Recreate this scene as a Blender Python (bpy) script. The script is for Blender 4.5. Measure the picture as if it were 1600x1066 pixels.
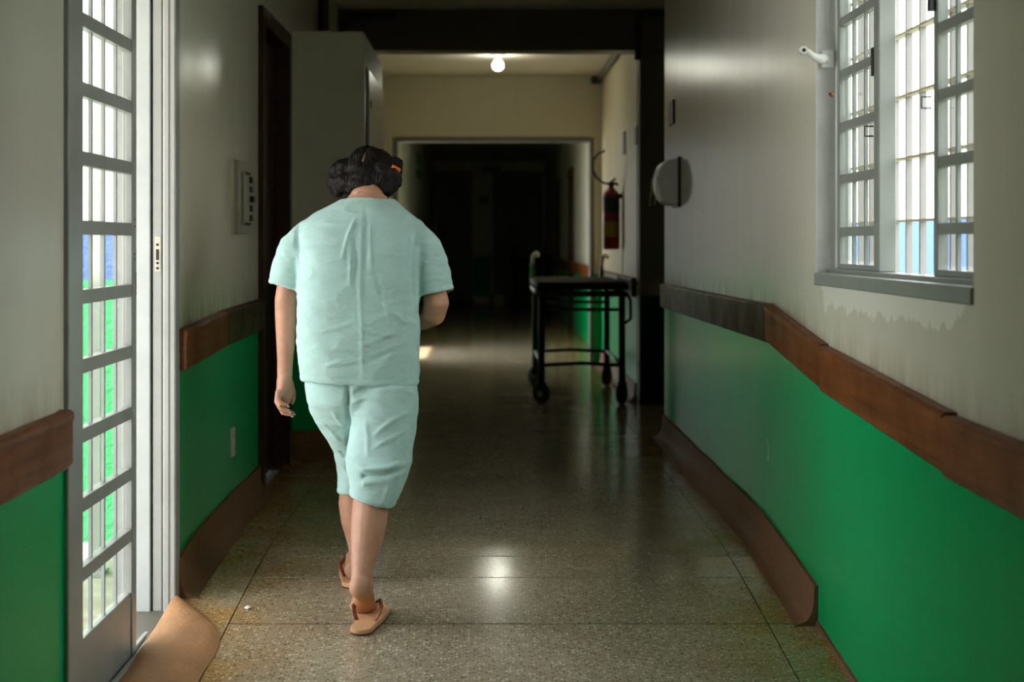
import bpy, bmesh, math, random
import numpy as np
from mathutils import Vector, Matrix, noise as mnoise

for o in list(bpy.data.objects):
    bpy.data.objects.remove(o)
scene = bpy.context.scene
COL = scene.collection

# ------------------------------------------------------------------ camera
EYE = 1.32
cam_d = bpy.data.cameras.new('camera')
cam = bpy.data.objects.new('camera', cam_d)
COL.objects.link(cam)
cam.location = (0, 0, EYE)
cam.rotation_euler = (math.radians(90), 0, 0)
cam_d.sensor_width = 36
cam_d.lens = 54                      # 2400 px on a 1600 px frame
cam_d.shift_x = 40 / 1600
cam_d.shift_y = -155 / 1600
cam_d.clip_start = 0.05
cam_d.clip_end = 300
cam_d.dof.use_dof = True
cam_d.dof.focus_distance = 4.95
cam_d.dof.aperture_fstop = 3.2
scene.camera = cam

# ------------------------------------------------------------------ sky and exposure
world = bpy.data.worlds.new('overcast_sky')
scene.world = world
world.use_nodes = True
bg = world.node_tree.nodes['Background']
bg.inputs[0].default_value = (0.93, 0.97, 1.0, 1)
bg.inputs[1].default_value = 1.0
scene.view_settings.view_transform = 'Standard'
scene.view_settings.look = 'None'
scene.view_settings.gamma = 1
scene.view_settings.use_curve_mapping = False
scene.view_settings.exposure = 3.0
scene.cycles.use_denoising = True
scene.cycles.max_bounces = 10
scene.cycles.diffuse_bounces = 6
scene.cycles.glossy_bounces = 4
scene.cycles.transparent_max_bounces = 24
scene.cycles.sample_clamp_indirect = 6
scene.cycles.caustics_reflective = False
scene.cycles.caustics_refractive = False

sun_d = bpy.data.lights.new('sun', 'SUN'); sun_d.energy = 3.0; sun_d.color = (1.0, 0.95, 0.87); sun_d.angle = math.radians(1.0)
sun = bpy.data.objects.new('sun', sun_d); COL.objects.link(sun)
sun.rotation_euler = Vector((0.52, 0.32, -0.79)).to_track_quat('-Z', 'Y').to_euler()
sun.location = (-6, 0, 9)

# ------------------------------------------------------------------ helpers
WORLDPOS = {}

def tag(o, label=None, cat=None, group=None, kind=None):
    if label: o['label'] = label
    if cat: o['category'] = cat
    if group: o['group'] = group
    if kind: o['kind'] = kind
    return o

def link(o, parent, org):
    COL.objects.link(o)
    WORLDPOS[o] = Vector(org)
    if parent is not None:
        o.parent = parent
        o.location = Vector(org) - WORLDPOS[parent]
    else:
        o.location = org
    return o

def empty(name, loc, label=None, cat=None, group=None, kind=None, parent=None):
    o = bpy.data.objects.new(name, None)
    o.empty_display_size = 0.1
    link(o, parent, loc)
    return tag(o, label, cat, group, kind)

class MB:
    """collects faces, then links them as one mesh object"""
    def __init__(s):
        s.v = []; s.f = []
    def add(s, vs, fs):
        n = len(s.v)
        s.v += [tuple(p) for p in vs]
        s.f += [tuple(i + n for i in f) for f in fs]
        return s
    def box(s, x0, x1, y0, y1, z0, z1):
        if x0 > x1: x0, x1 = x1, x0
        if y0 > y1: y0, y1 = y1, y0
        if z0 > z1: z0, z1 = z1, z0
        vs = [(x0,y0,z0),(x1,y0,z0),(x1,y1,z0),(x0,y1,z0),(x0,y0,z1),(x1,y0,z1),(x1,y1,z1),(x0,y1,z1)]
        return s.add(vs, [(3,2,1,0),(4,5,6,7),(0,1,5,4),(1,2,6,5),(2,3,7,6),(3,0,4,7)])
    def loft(s, rings, caps=True, closed=True):
        n = len(rings[0]); vs = [p for r in rings for p in r]; fs = []
        for i in range(len(rings) - 1):
            for j in range(n if closed else n - 1):
                k = (j + 1) % n
                fs.append((i*n+j, i*n+k, (i+1)*n+k, (i+1)*n+j))
        if caps:
            fs.append(tuple(range(n))[::-1]); fs.append(tuple((len(rings)-1)*n + j for j in range(n)))
        return s.add(vs, fs)
    def tube(s, pts, rad, seg=10, caps=True, flat=None):
        pts = [Vector(p) for p in pts]
        if not hasattr(rad, '__len__'): rad = [rad] * len(pts)
        up = None; rings = []
        for i, p in enumerate(pts):
            a = pts[max(i-1, 0)]; b = pts[min(i+1, len(pts)-1)]
            t = (b - a).normalized()
            if up is None:
                up = Vector((0,0,1)) if abs(t.z) < 0.9 else Vector((0,1,0))
            u = (up - t * up.dot(t)).normalized(); w = t.cross(u); up = u
            r = rad[i]; ru, rw = (r if hasattr(r, '__len__') else (r, r))
            rings.append([p + u*math.cos(q)*ru + w*math.sin(q)*rw for q in [2*math.pi*k/seg for k in range(seg)]])
        return s.loft(rings, caps)
    def ball(s, c, r, nu=14, nv=9):
        c = Vector(c); r = r if hasattr(r, '__len__') else (r, r, r)
        rings = []
        for i in range(nv + 1):
            th = math.pi * (i if 0 < i < nv else (0.02 if i == 0 else nv - 0.02)) / nv
            rings.append([c + Vector((math.sin(th)*math.cos(q)*r[0], math.sin(th)*math.sin(q)*r[1], -math.cos(th)*r[2]))
                          for q in [2*math.pi*k/nu for k in range(nu)]])
        return s.loft(rings)
    def prism(s, poly, axis, a0, a1):
        """extrude a 2-D outline along an axis; poly gives the other two coordinates in order"""
        def pt(p, a):
            return {'x': (a, p[0], p[1]), 'y': (p[0], a, p[1]), 'z': (p[0], p[1], a)}[axis]
        return s.loft([[pt(p, a0) for p in poly], [pt(p, a1) for p in poly]])
    def mesh(s, name, org=(0,0,0)):
        me = bpy.data.meshes.new(name)
        o = Vector(org)
        me.from_pydata([tuple(Vector(v) - o) for v in s.v], [], s.f)
        bm = bmesh.new(); bm.from_mesh(me)
        bmesh.ops.recalc_face_normals(bm, faces=bm.faces)
        bm.to_mesh(me); bm.free()
        return me
    def build(s, name, mat, parent=None, bevel=0, smooth=False, subsurf=0):
        a = np.array(s.v)
        org = Vector(((a[:,0].min()+a[:,0].max())/2, (a[:,1].min()+a[:,1].max())/2, a[:,2].min()))
        me = s.mesh(name, org)
        me.materials.append(M[mat] if isinstance(mat, str) else mat)
        o = bpy.data.objects.new(name, me)
        link(o, parent, org)
        if bevel:
            b = o.modifiers.new('bevel', 'BEVEL'); b.width = bevel; b.segments = 2; b.limit_method = 'ANGLE'
            b.angle_limit = math.radians(50)
        if subsurf:
            b = o.modifiers.new('sub', 'SUBSURF'); b.levels = b.render_levels = subsurf
        if smooth or bevel:
            for p in me.polygons: p.use_smooth = True
            if bevel or smooth == 'auto':
                try:
                    me.set_sharp_from_angle(angle=math.radians(40))
                except Exception:
                    pass
        return o

def box(name, mat, parent, x0, x1, y0, y1, z0, z1, bevel=0):
    return MB().box(x0, x1, y0, y1, z0, z1).build(name, mat, parent, bevel)

def lerp_table(t, tab):
    if t <= tab[0][0]: return tab[0][1]
    for (a, va), (b, vb) in zip(tab, tab[1:]):
        if t <= b: return va + (vb - va) * (t - a) / (b - a)
    return tab[-1][1]

FZ = 0.17                                             # the floor climbs to this height
def floor_z(y):
    t = min(max((y - 3.45) / 2.4, 0), 1)
    t2 = t*t*(3 - 2*t)
    return FZ * (0.55*t + 0.45*t2)

def P(px, py, Y):
    """point at distance Y that the level camera sees at this place of the frame"""
    return Vector(((px - 760) * Y / 2400, Y, EYE - (py - 378) * Y / 2400))

# ------------------------------------------------------------------ materials
M = {}
class NT:
    def __init__(s, name):
        m = bpy.data.materials.new(name); m.use_nodes = True
        s.m = m; s.t = m.node_tree; s.n = s.t.nodes; s.l = s.t.links
        s.b = s.n['Principled BSDF']; s.out = s.n['Material Output']
        M[name] = m
    def new(s, kind, **kw):
        x = s.n.new(kind)
        for k, v in kw.items():
            if k == 'ins':
                for a, b in v.items():
                    if hasattr(b, 'is_linked'): s.l.new(b, x.inputs[a])
                    else: x.inputs[a].default_value = b
            else: setattr(x, k, v)
        return x
    def pos(s):
        if not hasattr(s, '_p'):
            s._p = s.new('ShaderNodeNewGeometry')
            s._s = s.new('ShaderNodeSeparateXYZ', ins={0: s._p.outputs['Position']})
        return s._p.outputs['Position']
    def xyz(s, i):
        s.pos(); return s._s.outputs[i]
    def objc(s):
        if not hasattr(s, '_o'): s._o = s.new('ShaderNodeTexCoord')
        return s._o.outputs['Object']
    def mapped(s, src, scale):
        return s.new('ShaderNodeMapping', ins={'Vector': src, 'Scale': scale}).outputs[0]
    def noise(s, src, scale, detail=4, rough=0.55, dist=0):
        return s.new('ShaderNodeTexNoise', ins={'Vector': src, 'Scale': scale, 'Detail': detail, 'Roughness': rough, 'Distortion': dist}).outputs[0]
    def ramp(s, fac, *stops):
        r = s.new('ShaderNodeValToRGB', ins={0: fac}); e = r.color_ramp.elements
        while len(e) < len(stops): e.new(0.5)
        for i, (p, c) in enumerate(stops):
            e[i].position = p
            e[i].color = (c, c, c, 1) if not hasattr(c, '__len__') else (*c, 1)
        return r.outputs[0]
    def mix(s, fac, a, b, mode='MIX'):
        x = s.new('ShaderNodeMix', data_type='RGBA', blend_type=mode)
        for i, v in ((0, fac), (6, a), (7, b)):
            if hasattr(v, 'is_linked'): s.l.new(v, x.inputs[i])
            else: x.inputs[i].default_value = v if i == 0 else ((*v, 1) if len(v) == 3 else v)
        return x.outputs[2]
    def math(s, op, a, b=0.0, clamp=False):
        x = s.new('ShaderNodeMath', operation=op, use_clamp=clamp)
        for i, v in ((0, a), (1, b)):
            if hasattr(v, 'is_linked'): s.l.new(v, x.inputs[i])
            else: x.inputs[i].default_value = v
        return x.outputs[0]
    def maprange(s, v, a, b, c, d):
        return s.new('ShaderNodeMapRange', ins={0: v, 1: a, 2: b, 3: c, 4: d}).outputs[0]
    def set(s, color=None, rough=None, metal=None, spec=None, **kw):
        for k, v in (('Base Color', color), ('Roughness', rough), ('Metallic', metal), ('Specular IOR Level', spec)):
            if v is None: continue
            if hasattr(v, 'is_linked'): s.l.new(v, s.b.inputs[k])
            else: s.b.inputs[k].default_value = (*v, 1) if hasattr(v, '__len__') else v
        return s
    def bump(s, h, strength=0.2, dist=0.01):
        b = s.new('ShaderNodeBump', ins={'Strength': strength, 'Distance': dist, 'Height': h})
        s.l.new(b.outputs[0], s.b.inputs['Normal']); return s

def plain(name, color, rough=0.5, metal=0.0, vary=0.12, scale=14, bump=0.05, spec=0.5):
    t = NT(name)
    n = t.noise(t.objc(), scale, 5)
    dark = tuple(c * (1 - vary) for c in color); lite = tuple(min(1, c * (1 + vary)) for c in color)
    t.set(t.mix(t.ramp(n, (0.3, 0), (0.7, 1)), dark, lite), rough, metal, spec)
    if bump: t.bump(t.noise(t.objc(), scale * 6, 3), bump, 0.004)
    return t

GREEN = (0.0, 0.38, 0.112)
CREAM = (0.66, 0.635, 0.55)
def wall_paint(name, upper, lower, bound, sill=False, gloss=0.24):
    t = NT(name); y = t.xyz(1); z = t.xyz(2); p = t.pos()
    if hasattr(bound, '__len__'):
        b = t.maprange(y, bound[0], bound[1], bound[2], bound[3])
    else: b = bound
    low = t.math('LESS_THAN', z, b)
    streak = t.noise(t.mapped(p, (9, 9, 0.9)), 1.0, 5, 0.6)
    cloud = t.noise(p, 1.7, 5, 0.6)
    u = t.mix(t.ramp(streak, (0.35, 0), (0.75, 1)), tuple(c*0.94 for c in upper), upper)
    u = t.mix(t.ramp(cloud, (0.4, 0.0), (0.75, 0.5)), u, tuple(c*k for c, k in zip(upper, (0.88, 0.87, 0.8))))
    if sill:      # plaster flaking and whitewash just below the window
        my = t.math('MULTIPLY', t.maprange(y, 3.2, 3.5, 0, 1), t.maprange(y, 4.75, 4.95, 1, 0))
        mz = t.math('MULTIPLY', t.maprange(z, 1.02, 1.19, 0, 1), t.maprange(z, 1.2, 1.22, 1, 0))
        fl = t.noise(t.mapped(p, (14, 14, 8)), 1.0, 5, 0.7)
        k = t.math('GREATER_THAN', t.math('ADD', t.math('MULTIPLY', t.math('MULTIPLY', my, mz), 0.62), t.math('MULTIPLY', fl, 0.55)), 0.64)
        u = t.mix(k, u, (0.78, 0.76, 0.69))
        chip = t.noise(t.mapped(p, (30, 30, 22)), 1.0, 3, 0.6)
        k2 = t.math('GREATER_THAN', t.math('ADD', t.math('MULTIPLY', t.math('MULTIPLY', my, t.maprange(z, 1.16, 1.185, 0, 1)), 0.5), t.math('MULTIPLY', chip, 0.5)), 0.80)
        u = t.mix(k2, u, (0.24, 0.25, 0.22))
    # ochre grime that has settled above the rail
    dz = t.math('SUBTRACT', z, b)
    gm = t.math('MULTIPLY', t.maprange(dz, 0.06, 0.16, 1, 0), t.ramp(t.noise(t.mapped(p, (10, 10, 3)), 1.0, 5, 0.7), (0.38, 0), (0.7, 1)))
    u = t.mix(t.math('MULTIPLY', gm, 0.7), u, (0.36, 0.27, 0.15))
    g = t.mix(t.ramp(streak, (0.3, 0), (0.8, 0.5)), lower, tuple(c*0.88 for c in lower))
    sp = t.noise(p, 60, 2, 0.5)
    g = t.mix(t.ramp(sp, (0.76, 0), (0.79, 0.7)), g, (0.35, 0.42, 0.33))
    r = t.ramp(t.noise(t.mapped(p, (5, 5, 1.5)), 1, 4), (0.3, gloss*0.95), (0.75, gloss*1.15))
    t.set(t.mix(low, u, g), r, 0, 0.09)
    h = t.math('ADD', t.math('MULTIPLY', streak, 0.8), t.math('MULTIPLY', t.noise(p, 22, 4), 0.35))
    t.bump(h, 0.06, 0.008)
    return t

wall_paint('paint_wall', CREAM, GREEN, (3.5, 5.65, 0.86, 1.01))
wall_paint('paint_wall_window', CREAM, GREEN, (3.5, 5.65, 0.87, 1.02), sill=True)
wall_paint('paint_portal', (0.13, 0.115, 0.085), (0.002, 0.022, 0.008), 0.94)  # beam and piers, far darker than the walls around them
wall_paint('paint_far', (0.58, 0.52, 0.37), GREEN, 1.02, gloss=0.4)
wall_paint('paint_end', (0.66, 0.65, 0.57), GREEN, 1.02, gloss=0.45)
wall_paint('paint_outside', (0.78, 0.78, 0.76), (0.10, 0.52, 0.21), 0.9, gloss=0.7)
plain('ceiling_paint', (0.62, 0.58, 0.50), 0.6, vary=0.06, scale=3)
plain('ceiling_far', (0.66, 0.60, 0.50), 0.55, vary=0.05, scale=3)
plain('dark_ceiling', (0.62, 0.61, 0.56), 0.7, vary=0.08, scale=3)

def outside_mat(name, green_top, blue_top):
    t = NT(name); z = t.xyz(2); p = t.pos()
    c = t.mix(t.math('LESS_THAN', z, blue_top), (0.80, 0.79, 0.76), (0.05, 0.11, 0.36))
    c = t.mix(t.math('LESS_THAN', z, green_top), c, (0.025, 0.27, 0.095))
    n = t.noise(p, 26, 4, 0.65)
    c = t.mix(t.ramp(n, (0.3, 0.0), (0.8, 0.35)), c, t.mix(1.0, c, (0.6, 0.6, 0.6), 'MULTIPLY'))
    t.set(c, 0.75); t.bump(n, 0.6, 0.02)
outside_mat('outside_left', 1.147, 1.39)
outside_mat('outside_right', 0.93, 1.55)
plain('outside_ground', (0.36, 0.33, 0.27), 0.9, vary=0.3, scale=6, bump=0.3)

def terrazzo(name):
    t = NT(name); p = t.pos()
    base = t.noise(p, 3.0, 5, 0.6)
    c = t.mix(t.ramp(base, (0.35, 0), (0.7, 1)), (0.34, 0.28, 0.195), (0.45, 0.38, 0.28))
    v = t.new('ShaderNodeTexVoronoi', ins={'Vector': p, 'Scale': 88.0, 'Randomness': 1.0})
    hue = t.new('ShaderNodeSeparateColor', ins={0: v.outputs['Color']})
    inside = t.math('LESS_THAN', v.outputs['Distance'], 0.42)
    dark = t.math('MULTIPLY', inside, t.math('GREATER_THAN', hue.outputs[0], 0.66))
    lite = t.math('MULTIPLY', inside, t.math('LESS_THAN', hue.outputs[0], 0.22))
    c = t.mix(t.math('MULTIPLY', dark, 0.62), c, (0.075, 0.06, 0.042))
    c = t.mix(t.math('MULTIPLY', lite, 0.62), c, (0.82, 0.76, 0.64))
    v2 = t.new('ShaderNodeTexVoronoi', ins={'Vector': p, 'Scale': 190.0})
    h2 = t.new('ShaderNodeSeparateColor', ins={0: v2.outputs['Color']})
    c = t.mix(t.math('MULTIPLY', t.math('LESS_THAN', v2.outputs['Distance'], 0.4), t.math('MULTIPLY', t.math('GREATER_THAN', h2.outputs[1], 0.7), 0.7)), c, (0.11, 0.09, 0.06))
    # rusty ochre dirt along both walls
    x = t.xyz(0); y = t.xyz(1)
    edge = t.math('MAXIMUM', t.maprange(x, -0.95, -0.42, 1, 0), t.maprange(x, 0.55, 0.95, 0, 1))
    st = t.noise(p, 4.5, 5, 0.65)
    k = t.math('MULTIPLY', edge, t.ramp(st, (0.34, 0.15), (0.6, 1.0)))
    c = t.mix(t.math('MULTIPLY', k, 0.9), c, t.mix(1.0, c, (1.0, 0.58, 0.16), 'MULTIPLY'))
    r = t.ramp(t.noise(p, 5, 6, 0.7), (0.3, 0.12), (0.7, 0.21))
    t.set(c, r, 0, 0.5)
    t.bump(t.noise(p, 9, 5, 0.6), 0.05, 0.004)
terrazzo('terrazzo')

def cement(name, color, speck):
    t = NT(name); p = t.pos()
    n = t.noise(p, 7, 6, 0.65)
    c = t.mix(t.ramp(n, (0.3, 0), (0.7, 1)), tuple(a*0.72 for a in color), color)
    v = t.new('ShaderNodeTexVoronoi', ins={'Vector': p, 'Scale': 170.0})
    hue = t.new('ShaderNodeSeparateColor', ins={0: v.outputs['Color']})
    c = t.mix(t.math('MULTIPLY', t.math('LESS_THAN', v.outputs['Distance'], 0.4), t.math('MULTIPLY', t.math('GREATER_THAN', hue.outputs[0], 0.72), speck)), c, (0.09, 0.06, 0.04))
    t.set(c, t.ramp(n, (0.3, 0.5), (0.7, 0.75)), 0, 0.25); t.bump(t.noise(p, 22, 6, 0.75), 0.6, 0.015)
cement('cove_cement', (0.235, 0.12, 0.06), 0.7)
cement('apron_cement', (0.42, 0.215, 0.10), 0.3)

def wood(name, c0, c1, rough=0.35):
    t = NT(name); p = t.pos()
    g = t.noise(t.mapped(p, (60, 1.6, 40)), 1.0, 6, 0.65, 0.4)
    k = t.noise(p, 5, 4, 0.6)
    c = t.mix(t.ramp(g, (0.32, 0), (0.7, 1)), c0, c1)
    c = t.mix(t.ramp(k, (0.45, 0), (0.7, 0.5)), c, c0)
    sc = t.noise(p, 75, 2)
    c = t.mix(t.ramp(sc, (0.74, 0), (0.78, 0.6)), c, (0.5, 0.33, 0.2))
    t.set(c, t.ramp(k, (0.3, rough*0.9), (0.7, rough*1.4)), 0, 0.28); t.bump(g, 0.12, 0.004)
wood('rail_wood', (0.11, 0.030, 0.007), (0.28, 0.085, 0.020), 0.36)
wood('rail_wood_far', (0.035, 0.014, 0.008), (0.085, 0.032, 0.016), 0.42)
wood('door_wood', (0.028, 0.009, 0.005), (0.06, 0.02, 0.010), 0.4)

def metal_paint(name, color, rust=0.5, rough=0.35):
    t = NT(name); p = t.pos()
    n = t.noise(p, 6, 5, 0.6)
    c = t.mix(t.ramp(n, (0.35, 0), (0.7, 1)), tuple(a*0.86 for a in color), color)
    r = t.noise(p, 34, 5, 0.7)
    c = t.mix(t.ramp(r, (0.70, 0), (0.76, rust)), c, (0.17, 0.075, 0.03))
    t.set(c, rough); t.bump(n, 0.08, 0.01)
metal_paint('door_paint', (0.34, 0.35, 0.345), 0.5)
metal_paint('jamb_white', (0.76, 0.77, 0.76), 0.4, 0.35)
metal_paint('jamb_paint', (0.42, 0.45, 0.46), 0.7, 0.3)
metal_paint('sash_paint', (0.30, 0.325, 0.305), 0.25)
metal_paint('grille_paint', (0.27, 0.265, 0.25), 0.6)
metal_paint('white_lever', (0.72, 0.72, 0.69), 0.4)
plain('edge_cream', (0.55, 0.47, 0.34), 0.5)
plain('black_hole', (0.008, 0.008, 0.008), 0.6, bump=0)
plain('black_plastic', (0.012, 0.012, 0.012), 0.45, bump=0.05)
plain('black_vinyl', (0.010, 0.011, 0.011), 0.65, vary=0.2, bump=0.1, spec=0.15)
plain('dark_steel', (0.03, 0.031, 0.03), 0.4, 0.3)
plain('chrome', (0.6, 0.6, 0.58), 0.18, 1.0, bump=0)
plain('grey_plastic', (0.46, 0.455, 0.44), 0.4, vary=0.05)
plain('pale_plastic', (0.55, 0.52, 0.43), 0.4, vary=0.08)
plain('panel_grey', (0.30, 0.29, 0.23), 0.4, vary=0.08)
plain('sign_dark', (0.06, 0.055, 0.045), 0.5)
plain('sign_green', (0.02, 0.20, 0.07), 0.5)
plain('sign_lime', (0.22, 0.25, 0.05), 0.5)
plain('extinguisher_red', (0.22, 0.008, 0.010), 0.3)
plain('label_dark', (0.02, 0.02, 0.02), 0.5)
plain('label_yellow', (0.35, 0.22, 0.02), 0.5)
plain('shutter_dark', (0.12, 0.12, 0.12), 0.45, vary=0.15)
plain('closet_paint', (0.40, 0.40, 0.36), 0.28, vary=0.06)
plain('white_box', (0.75, 0.73, 0.66), 0.6)
plain('paper', (0.8, 0.78, 0.76), 0.7)
plain('frame_grey', (0.11, 0.105, 0.085), 0.5)
plain('frame_pale', (0.5, 0.5, 0.46), 0.4)

def glass_mat():
    t = NT('window_glass'); n, l = t.n, t.l
    tr = t.new('ShaderNodeBsdfTransparent', ins={0: (0.97, 0.98, 0.97, 1)})
    gl = t.new('ShaderNodeBsdfGlossy', ins={0: (1, 1, 1, 1), 'Roughness': 0.03})
    df = t.new('ShaderNodeBsdfDiffuse', ins={0: (0.5, 0.5, 0.45, 1)})
    lw = t.new('ShaderNodeLayerWeight', ins={0: 0.5})
    fr = t.new('ShaderNodeMath', operation='MULTIPLY_ADD', ins={0: t.math('POWER', lw.outputs['Facing'], 5.0), 1: 0.5, 2: 0.03})
    m1 = t.new('ShaderNodeMixShader', ins={0: fr.outputs[0], 1: tr.outputs[0], 2: gl.outputs[0]})
    m2 = t.new('ShaderNodeMixShader', ins={0: 0.025, 1: m1.outputs[0], 2: df.outputs[0]})
    l.new(m2.outputs[0], t.out.inputs[0])
glass_mat()

def bulb_mat():
    t = NT('bulb_glow')
    t.b.inputs['Emission Color'].default_value = (0.95, 1.0, 0.86, 1)
    t.b.inputs['Emission Strength'].default_value = 9.0
bulb_mat()

def cloth(name, color):
    t = NT(name); p = t.objc()
    n = t.noise(p, 9, 5, 0.6)
    weave = t.noise(t.mapped(p, (520, 520, 140)), 1.0, 2, 0.5)
    c = t.mix(t.ramp(n, (0.35, 0), (0.7, 1)), tuple(a*0.9 for a in color), color)
    c = t.mix(t.ramp(weave, (0.35, 0.0), (0.7, 0.22)), c, tuple(min(1, a*1.25) for a in color))
    t.set(c, 0.85, 0, 0.25)
    t.b.inputs['Sheen Weight'].default_value = 0.15
    rid = t.new('ShaderNodeTexNoise', noise_type='RIDGED_MULTIFRACTAL', ins={'Vector': t.mapped(p, (7, 7, 17)), 'Scale': 1.0, 'Detail': 5.0, 'Roughness': 0.55, 'Distortion': 1.2}).outputs[0]
    fold = t.noise(t.mapped(p, (16, 16, 34)), 1.0, 5, 0.6, 0.8)
    t.bump(t.math('ADD', t.math('ADD', t.math('MULTIPLY', rid, 0.40), t.math('MULTIPLY', fold, 0.8)), t.math('MULTIPLY', weave, 0.06)), 0.5, 0.011)
cloth('scrub_cloth', (0.42, 0.625, 0.615))

def skin():
    t = NT('skin'); p = t.objc()
    n = t.noise(p, 18, 5, 0.6)
    c = t.mix(t.ramp(n, (0.35, 0), (0.7, 1)), (0.46, 0.235, 0.155), (0.56, 0.31, 0.215))
    at = t.new('ShaderNodeAttribute', attribute_name='sole')
    c = t.mix(at.outputs['Fac'], c, (0.56, 0.26, 0.12))
    t.set(c, 0.5, 0, 0.4)
    t.b.inputs['Subsurface Weight'].default_value = 0.12
    t.b.inputs['Subsurface Radius'].default_value = (0.02, 0.008, 0.004)
    t.bump(t.noise(p, 90, 3), 0.12, 0.003)
skin()
plain('sole_skin', (0.50, 0.235, 0.12), 0.6, vary=0.18, scale=20)
plain('nail', (0.72, 0.50, 0.42), 0.3)
def hairmat():
    t = NT('hair'); p = t.objc()
    w = t.noise(t.mapped(p, (160, 60, 30)), 1.0, 4, 0.6)
    t.set(t.mix(w, (0.004, 0.0035, 0.003), (0.014, 0.010, 0.008)), 0.55, 0, 0.2); t.bump(w, 0.6, 0.004)
hairmat()
plain('clip_orange', (0.75, 0.12, 0.02), 0.4)
plain('sandal_foam', (0.62, 0.33, 0.17), 0.7, vary=0.08)
plain('sandal_under', (0.10, 0.05, 0.03), 0.8)
plain('sandal_strap', (0.25, 0.065, 0.03), 0.5)
plain('eye_white', (0.8, 0.78, 0.75), 0.2)

# ------------------------------------------------------------------ structure
def struct(o, label=None, cat=None):
    o['kind'] = 'structure'
    if label: o['label'] = label
    if cat: o['category'] = cat
    return o

XL, XR = -1.04, 1.05
XL2, XR2, XFL, XFR = -0.96, 1.08, -1.0, 1.15
CEIL, CEIL2 = 2.96, 2.868
YP, YF, YE = 10.83, 14.4, 30.0

def wall_run(name, mat, axis, a, b, u0, u1, z0, z1, holes, label):
    """a wall slab between a and b (thickness) that runs from u0 to u1, with openings (u0,u1,z0,z1)"""
    m = MB()
    def bx(p, q, s, e):
        if q - p < 1e-4 or e - s < 1e-4: return
        if axis == 'y': m.box(a, b, p, q, s, e)
        else: m.box(p, q, a, b, s, e)
    cur = u0
    for (h0, h1, g0, g1) in sorted(holes):
        bx(cur, h0, z0, z1); bx(h0, h1, z0, g0); bx(h0, h1, g1, z1); cur = h1
    bx(cur, u1, z0, z1)
    return struct(m.build(name, mat), label, 'wall')

DOOR = (3.86, 5.14, -0.2, 2.45)         # opening of the glazed metal door
WIN = (3.31, 4.89, 1.19, 2.42)          # opening of the barred window
wall_run('wall_left', 'paint_wall', 'y', XL-0.2, XL, -7, YP, -0.3, CEIL,
         [DOOR, (7.03, 7.97, -0.3, 2.385)], 'cream over green painted wall beside the glazed metal door')
wall_run('wall_right', 'paint_wall_window', 'y', XR, XR+0.095, -7, 9.06, -0.3, CEIL,
         [WIN], 'cream over green painted wall around the barred window')
wall_run('wall_left_middle', 'paint_far', 'y', XL2-0.2, XL2, YP+0.22, YF, -0.3, CEIL2+0.1, [], 'cream wall section behind the utility closet')
wall_run('wall_right_middle', 'paint_far', 'y', XR2, XR2+0.16, YP+0.22, YF, -0.3, CEIL2+0.1, [], 'lit cream wall section behind the fire extinguisher')
wall_run('wall_left_far', 'paint_end', 'y', XFL-0.2, XFL, YF+0.2, YE, -0.3, CEIL, [(14.8, 16.6, -0.3, 2.4)], 'left wall of the dark corridor beyond the doorway')
wall_run('wall_right_far', 'paint_end', 'y', XFR, XFR+0.2, YF+0.2, YE, -0.3, CEIL, [(20.2, 21.1, FZ, 2.3), (24.0, 25.0, FZ, 2.3)], 'right wall of the dark corridor beyond the doorway')
wall_run('wall_doorway', 'paint_far', 'x', YF, YF+0.2, XL2-0.3, XR2+0.3, -0.3, CEIL, [(-0.858, 0.99, -0.3, 2.286)], 'cream wall with the wide open doorway below the light bulb')
wall_run('wall_end', 'paint_end', 'x', YE, YE+0.2, XFL-0.3, XFR+0.3, -0.3, CEIL,
         [(-1.0, -0.25, FZ, 2.64), (0.10, 1.125, FZ, 2.64)], 'dim end wall with two dark shutters')
wall_run('wall_rear', 'paint_wall', 'x', -7.2, -7, XL-0.3, XR+0.3, -0.3, CEIL, [], 'closed end wall behind the camera')
# portal: beam on two piers
struct(MB().box(XL-0.3, XR2+0.8, YP, YP+0.22, 2.67, CEIL+0.1).build('wall_beam', 'paint_portal'), 'dark ceiling beam across the corridor', 'beam')
struct(MB().box(XR2, XR2+0.8, YP, YP+0.22, -0.3, 2.67).build('wall_pier_right', 'paint_portal', bevel=0.01), 'dark pier right of the wheeled stretcher', 'pier')
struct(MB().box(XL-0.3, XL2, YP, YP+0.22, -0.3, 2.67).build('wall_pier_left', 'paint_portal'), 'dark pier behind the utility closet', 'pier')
# side passage on the right
struct(MB().box(1.75, 1.9, 8.865, YP+0.22, -0.3, CEIL).build('wall_passage', 'paint_wall'), 'end wall of the side passage', 'wall')
struct(MB().box(XR+0.095, 1.75, 8.86, 9.06, -0.3, CEIL).build('wall_passage_near', 'paint_wall'), 'near wall of the side passage', 'wall')
# ceilings
struct(MB().box(XL-0.3, XR+0.2, -7.2, YP, CEIL, CEIL+0.2).box(XR+0.2, 1.9, 8.865, YP, CEIL, CEIL+0.2).build('ceiling', 'ceiling_paint'), 'painted ceiling of the near corridor', 'ceiling')
struct(MB().box(XL2-0.3, XR2+0.3, YP+0.22, YF, CEIL2, CEIL2+0.3).build('ceiling_middle', 'ceiling_far'), 'cream ceiling around the bare bulb', 'ceiling')
struct(MB().box(XFL-0.3, XFR+0.3, YF, YE+0.2, CEIL-0.05, CEIL+0.2).build('ceiling_far', 'dark_ceiling'), 'dim ceiling of the corridor beyond the doorway', 'ceiling')

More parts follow.
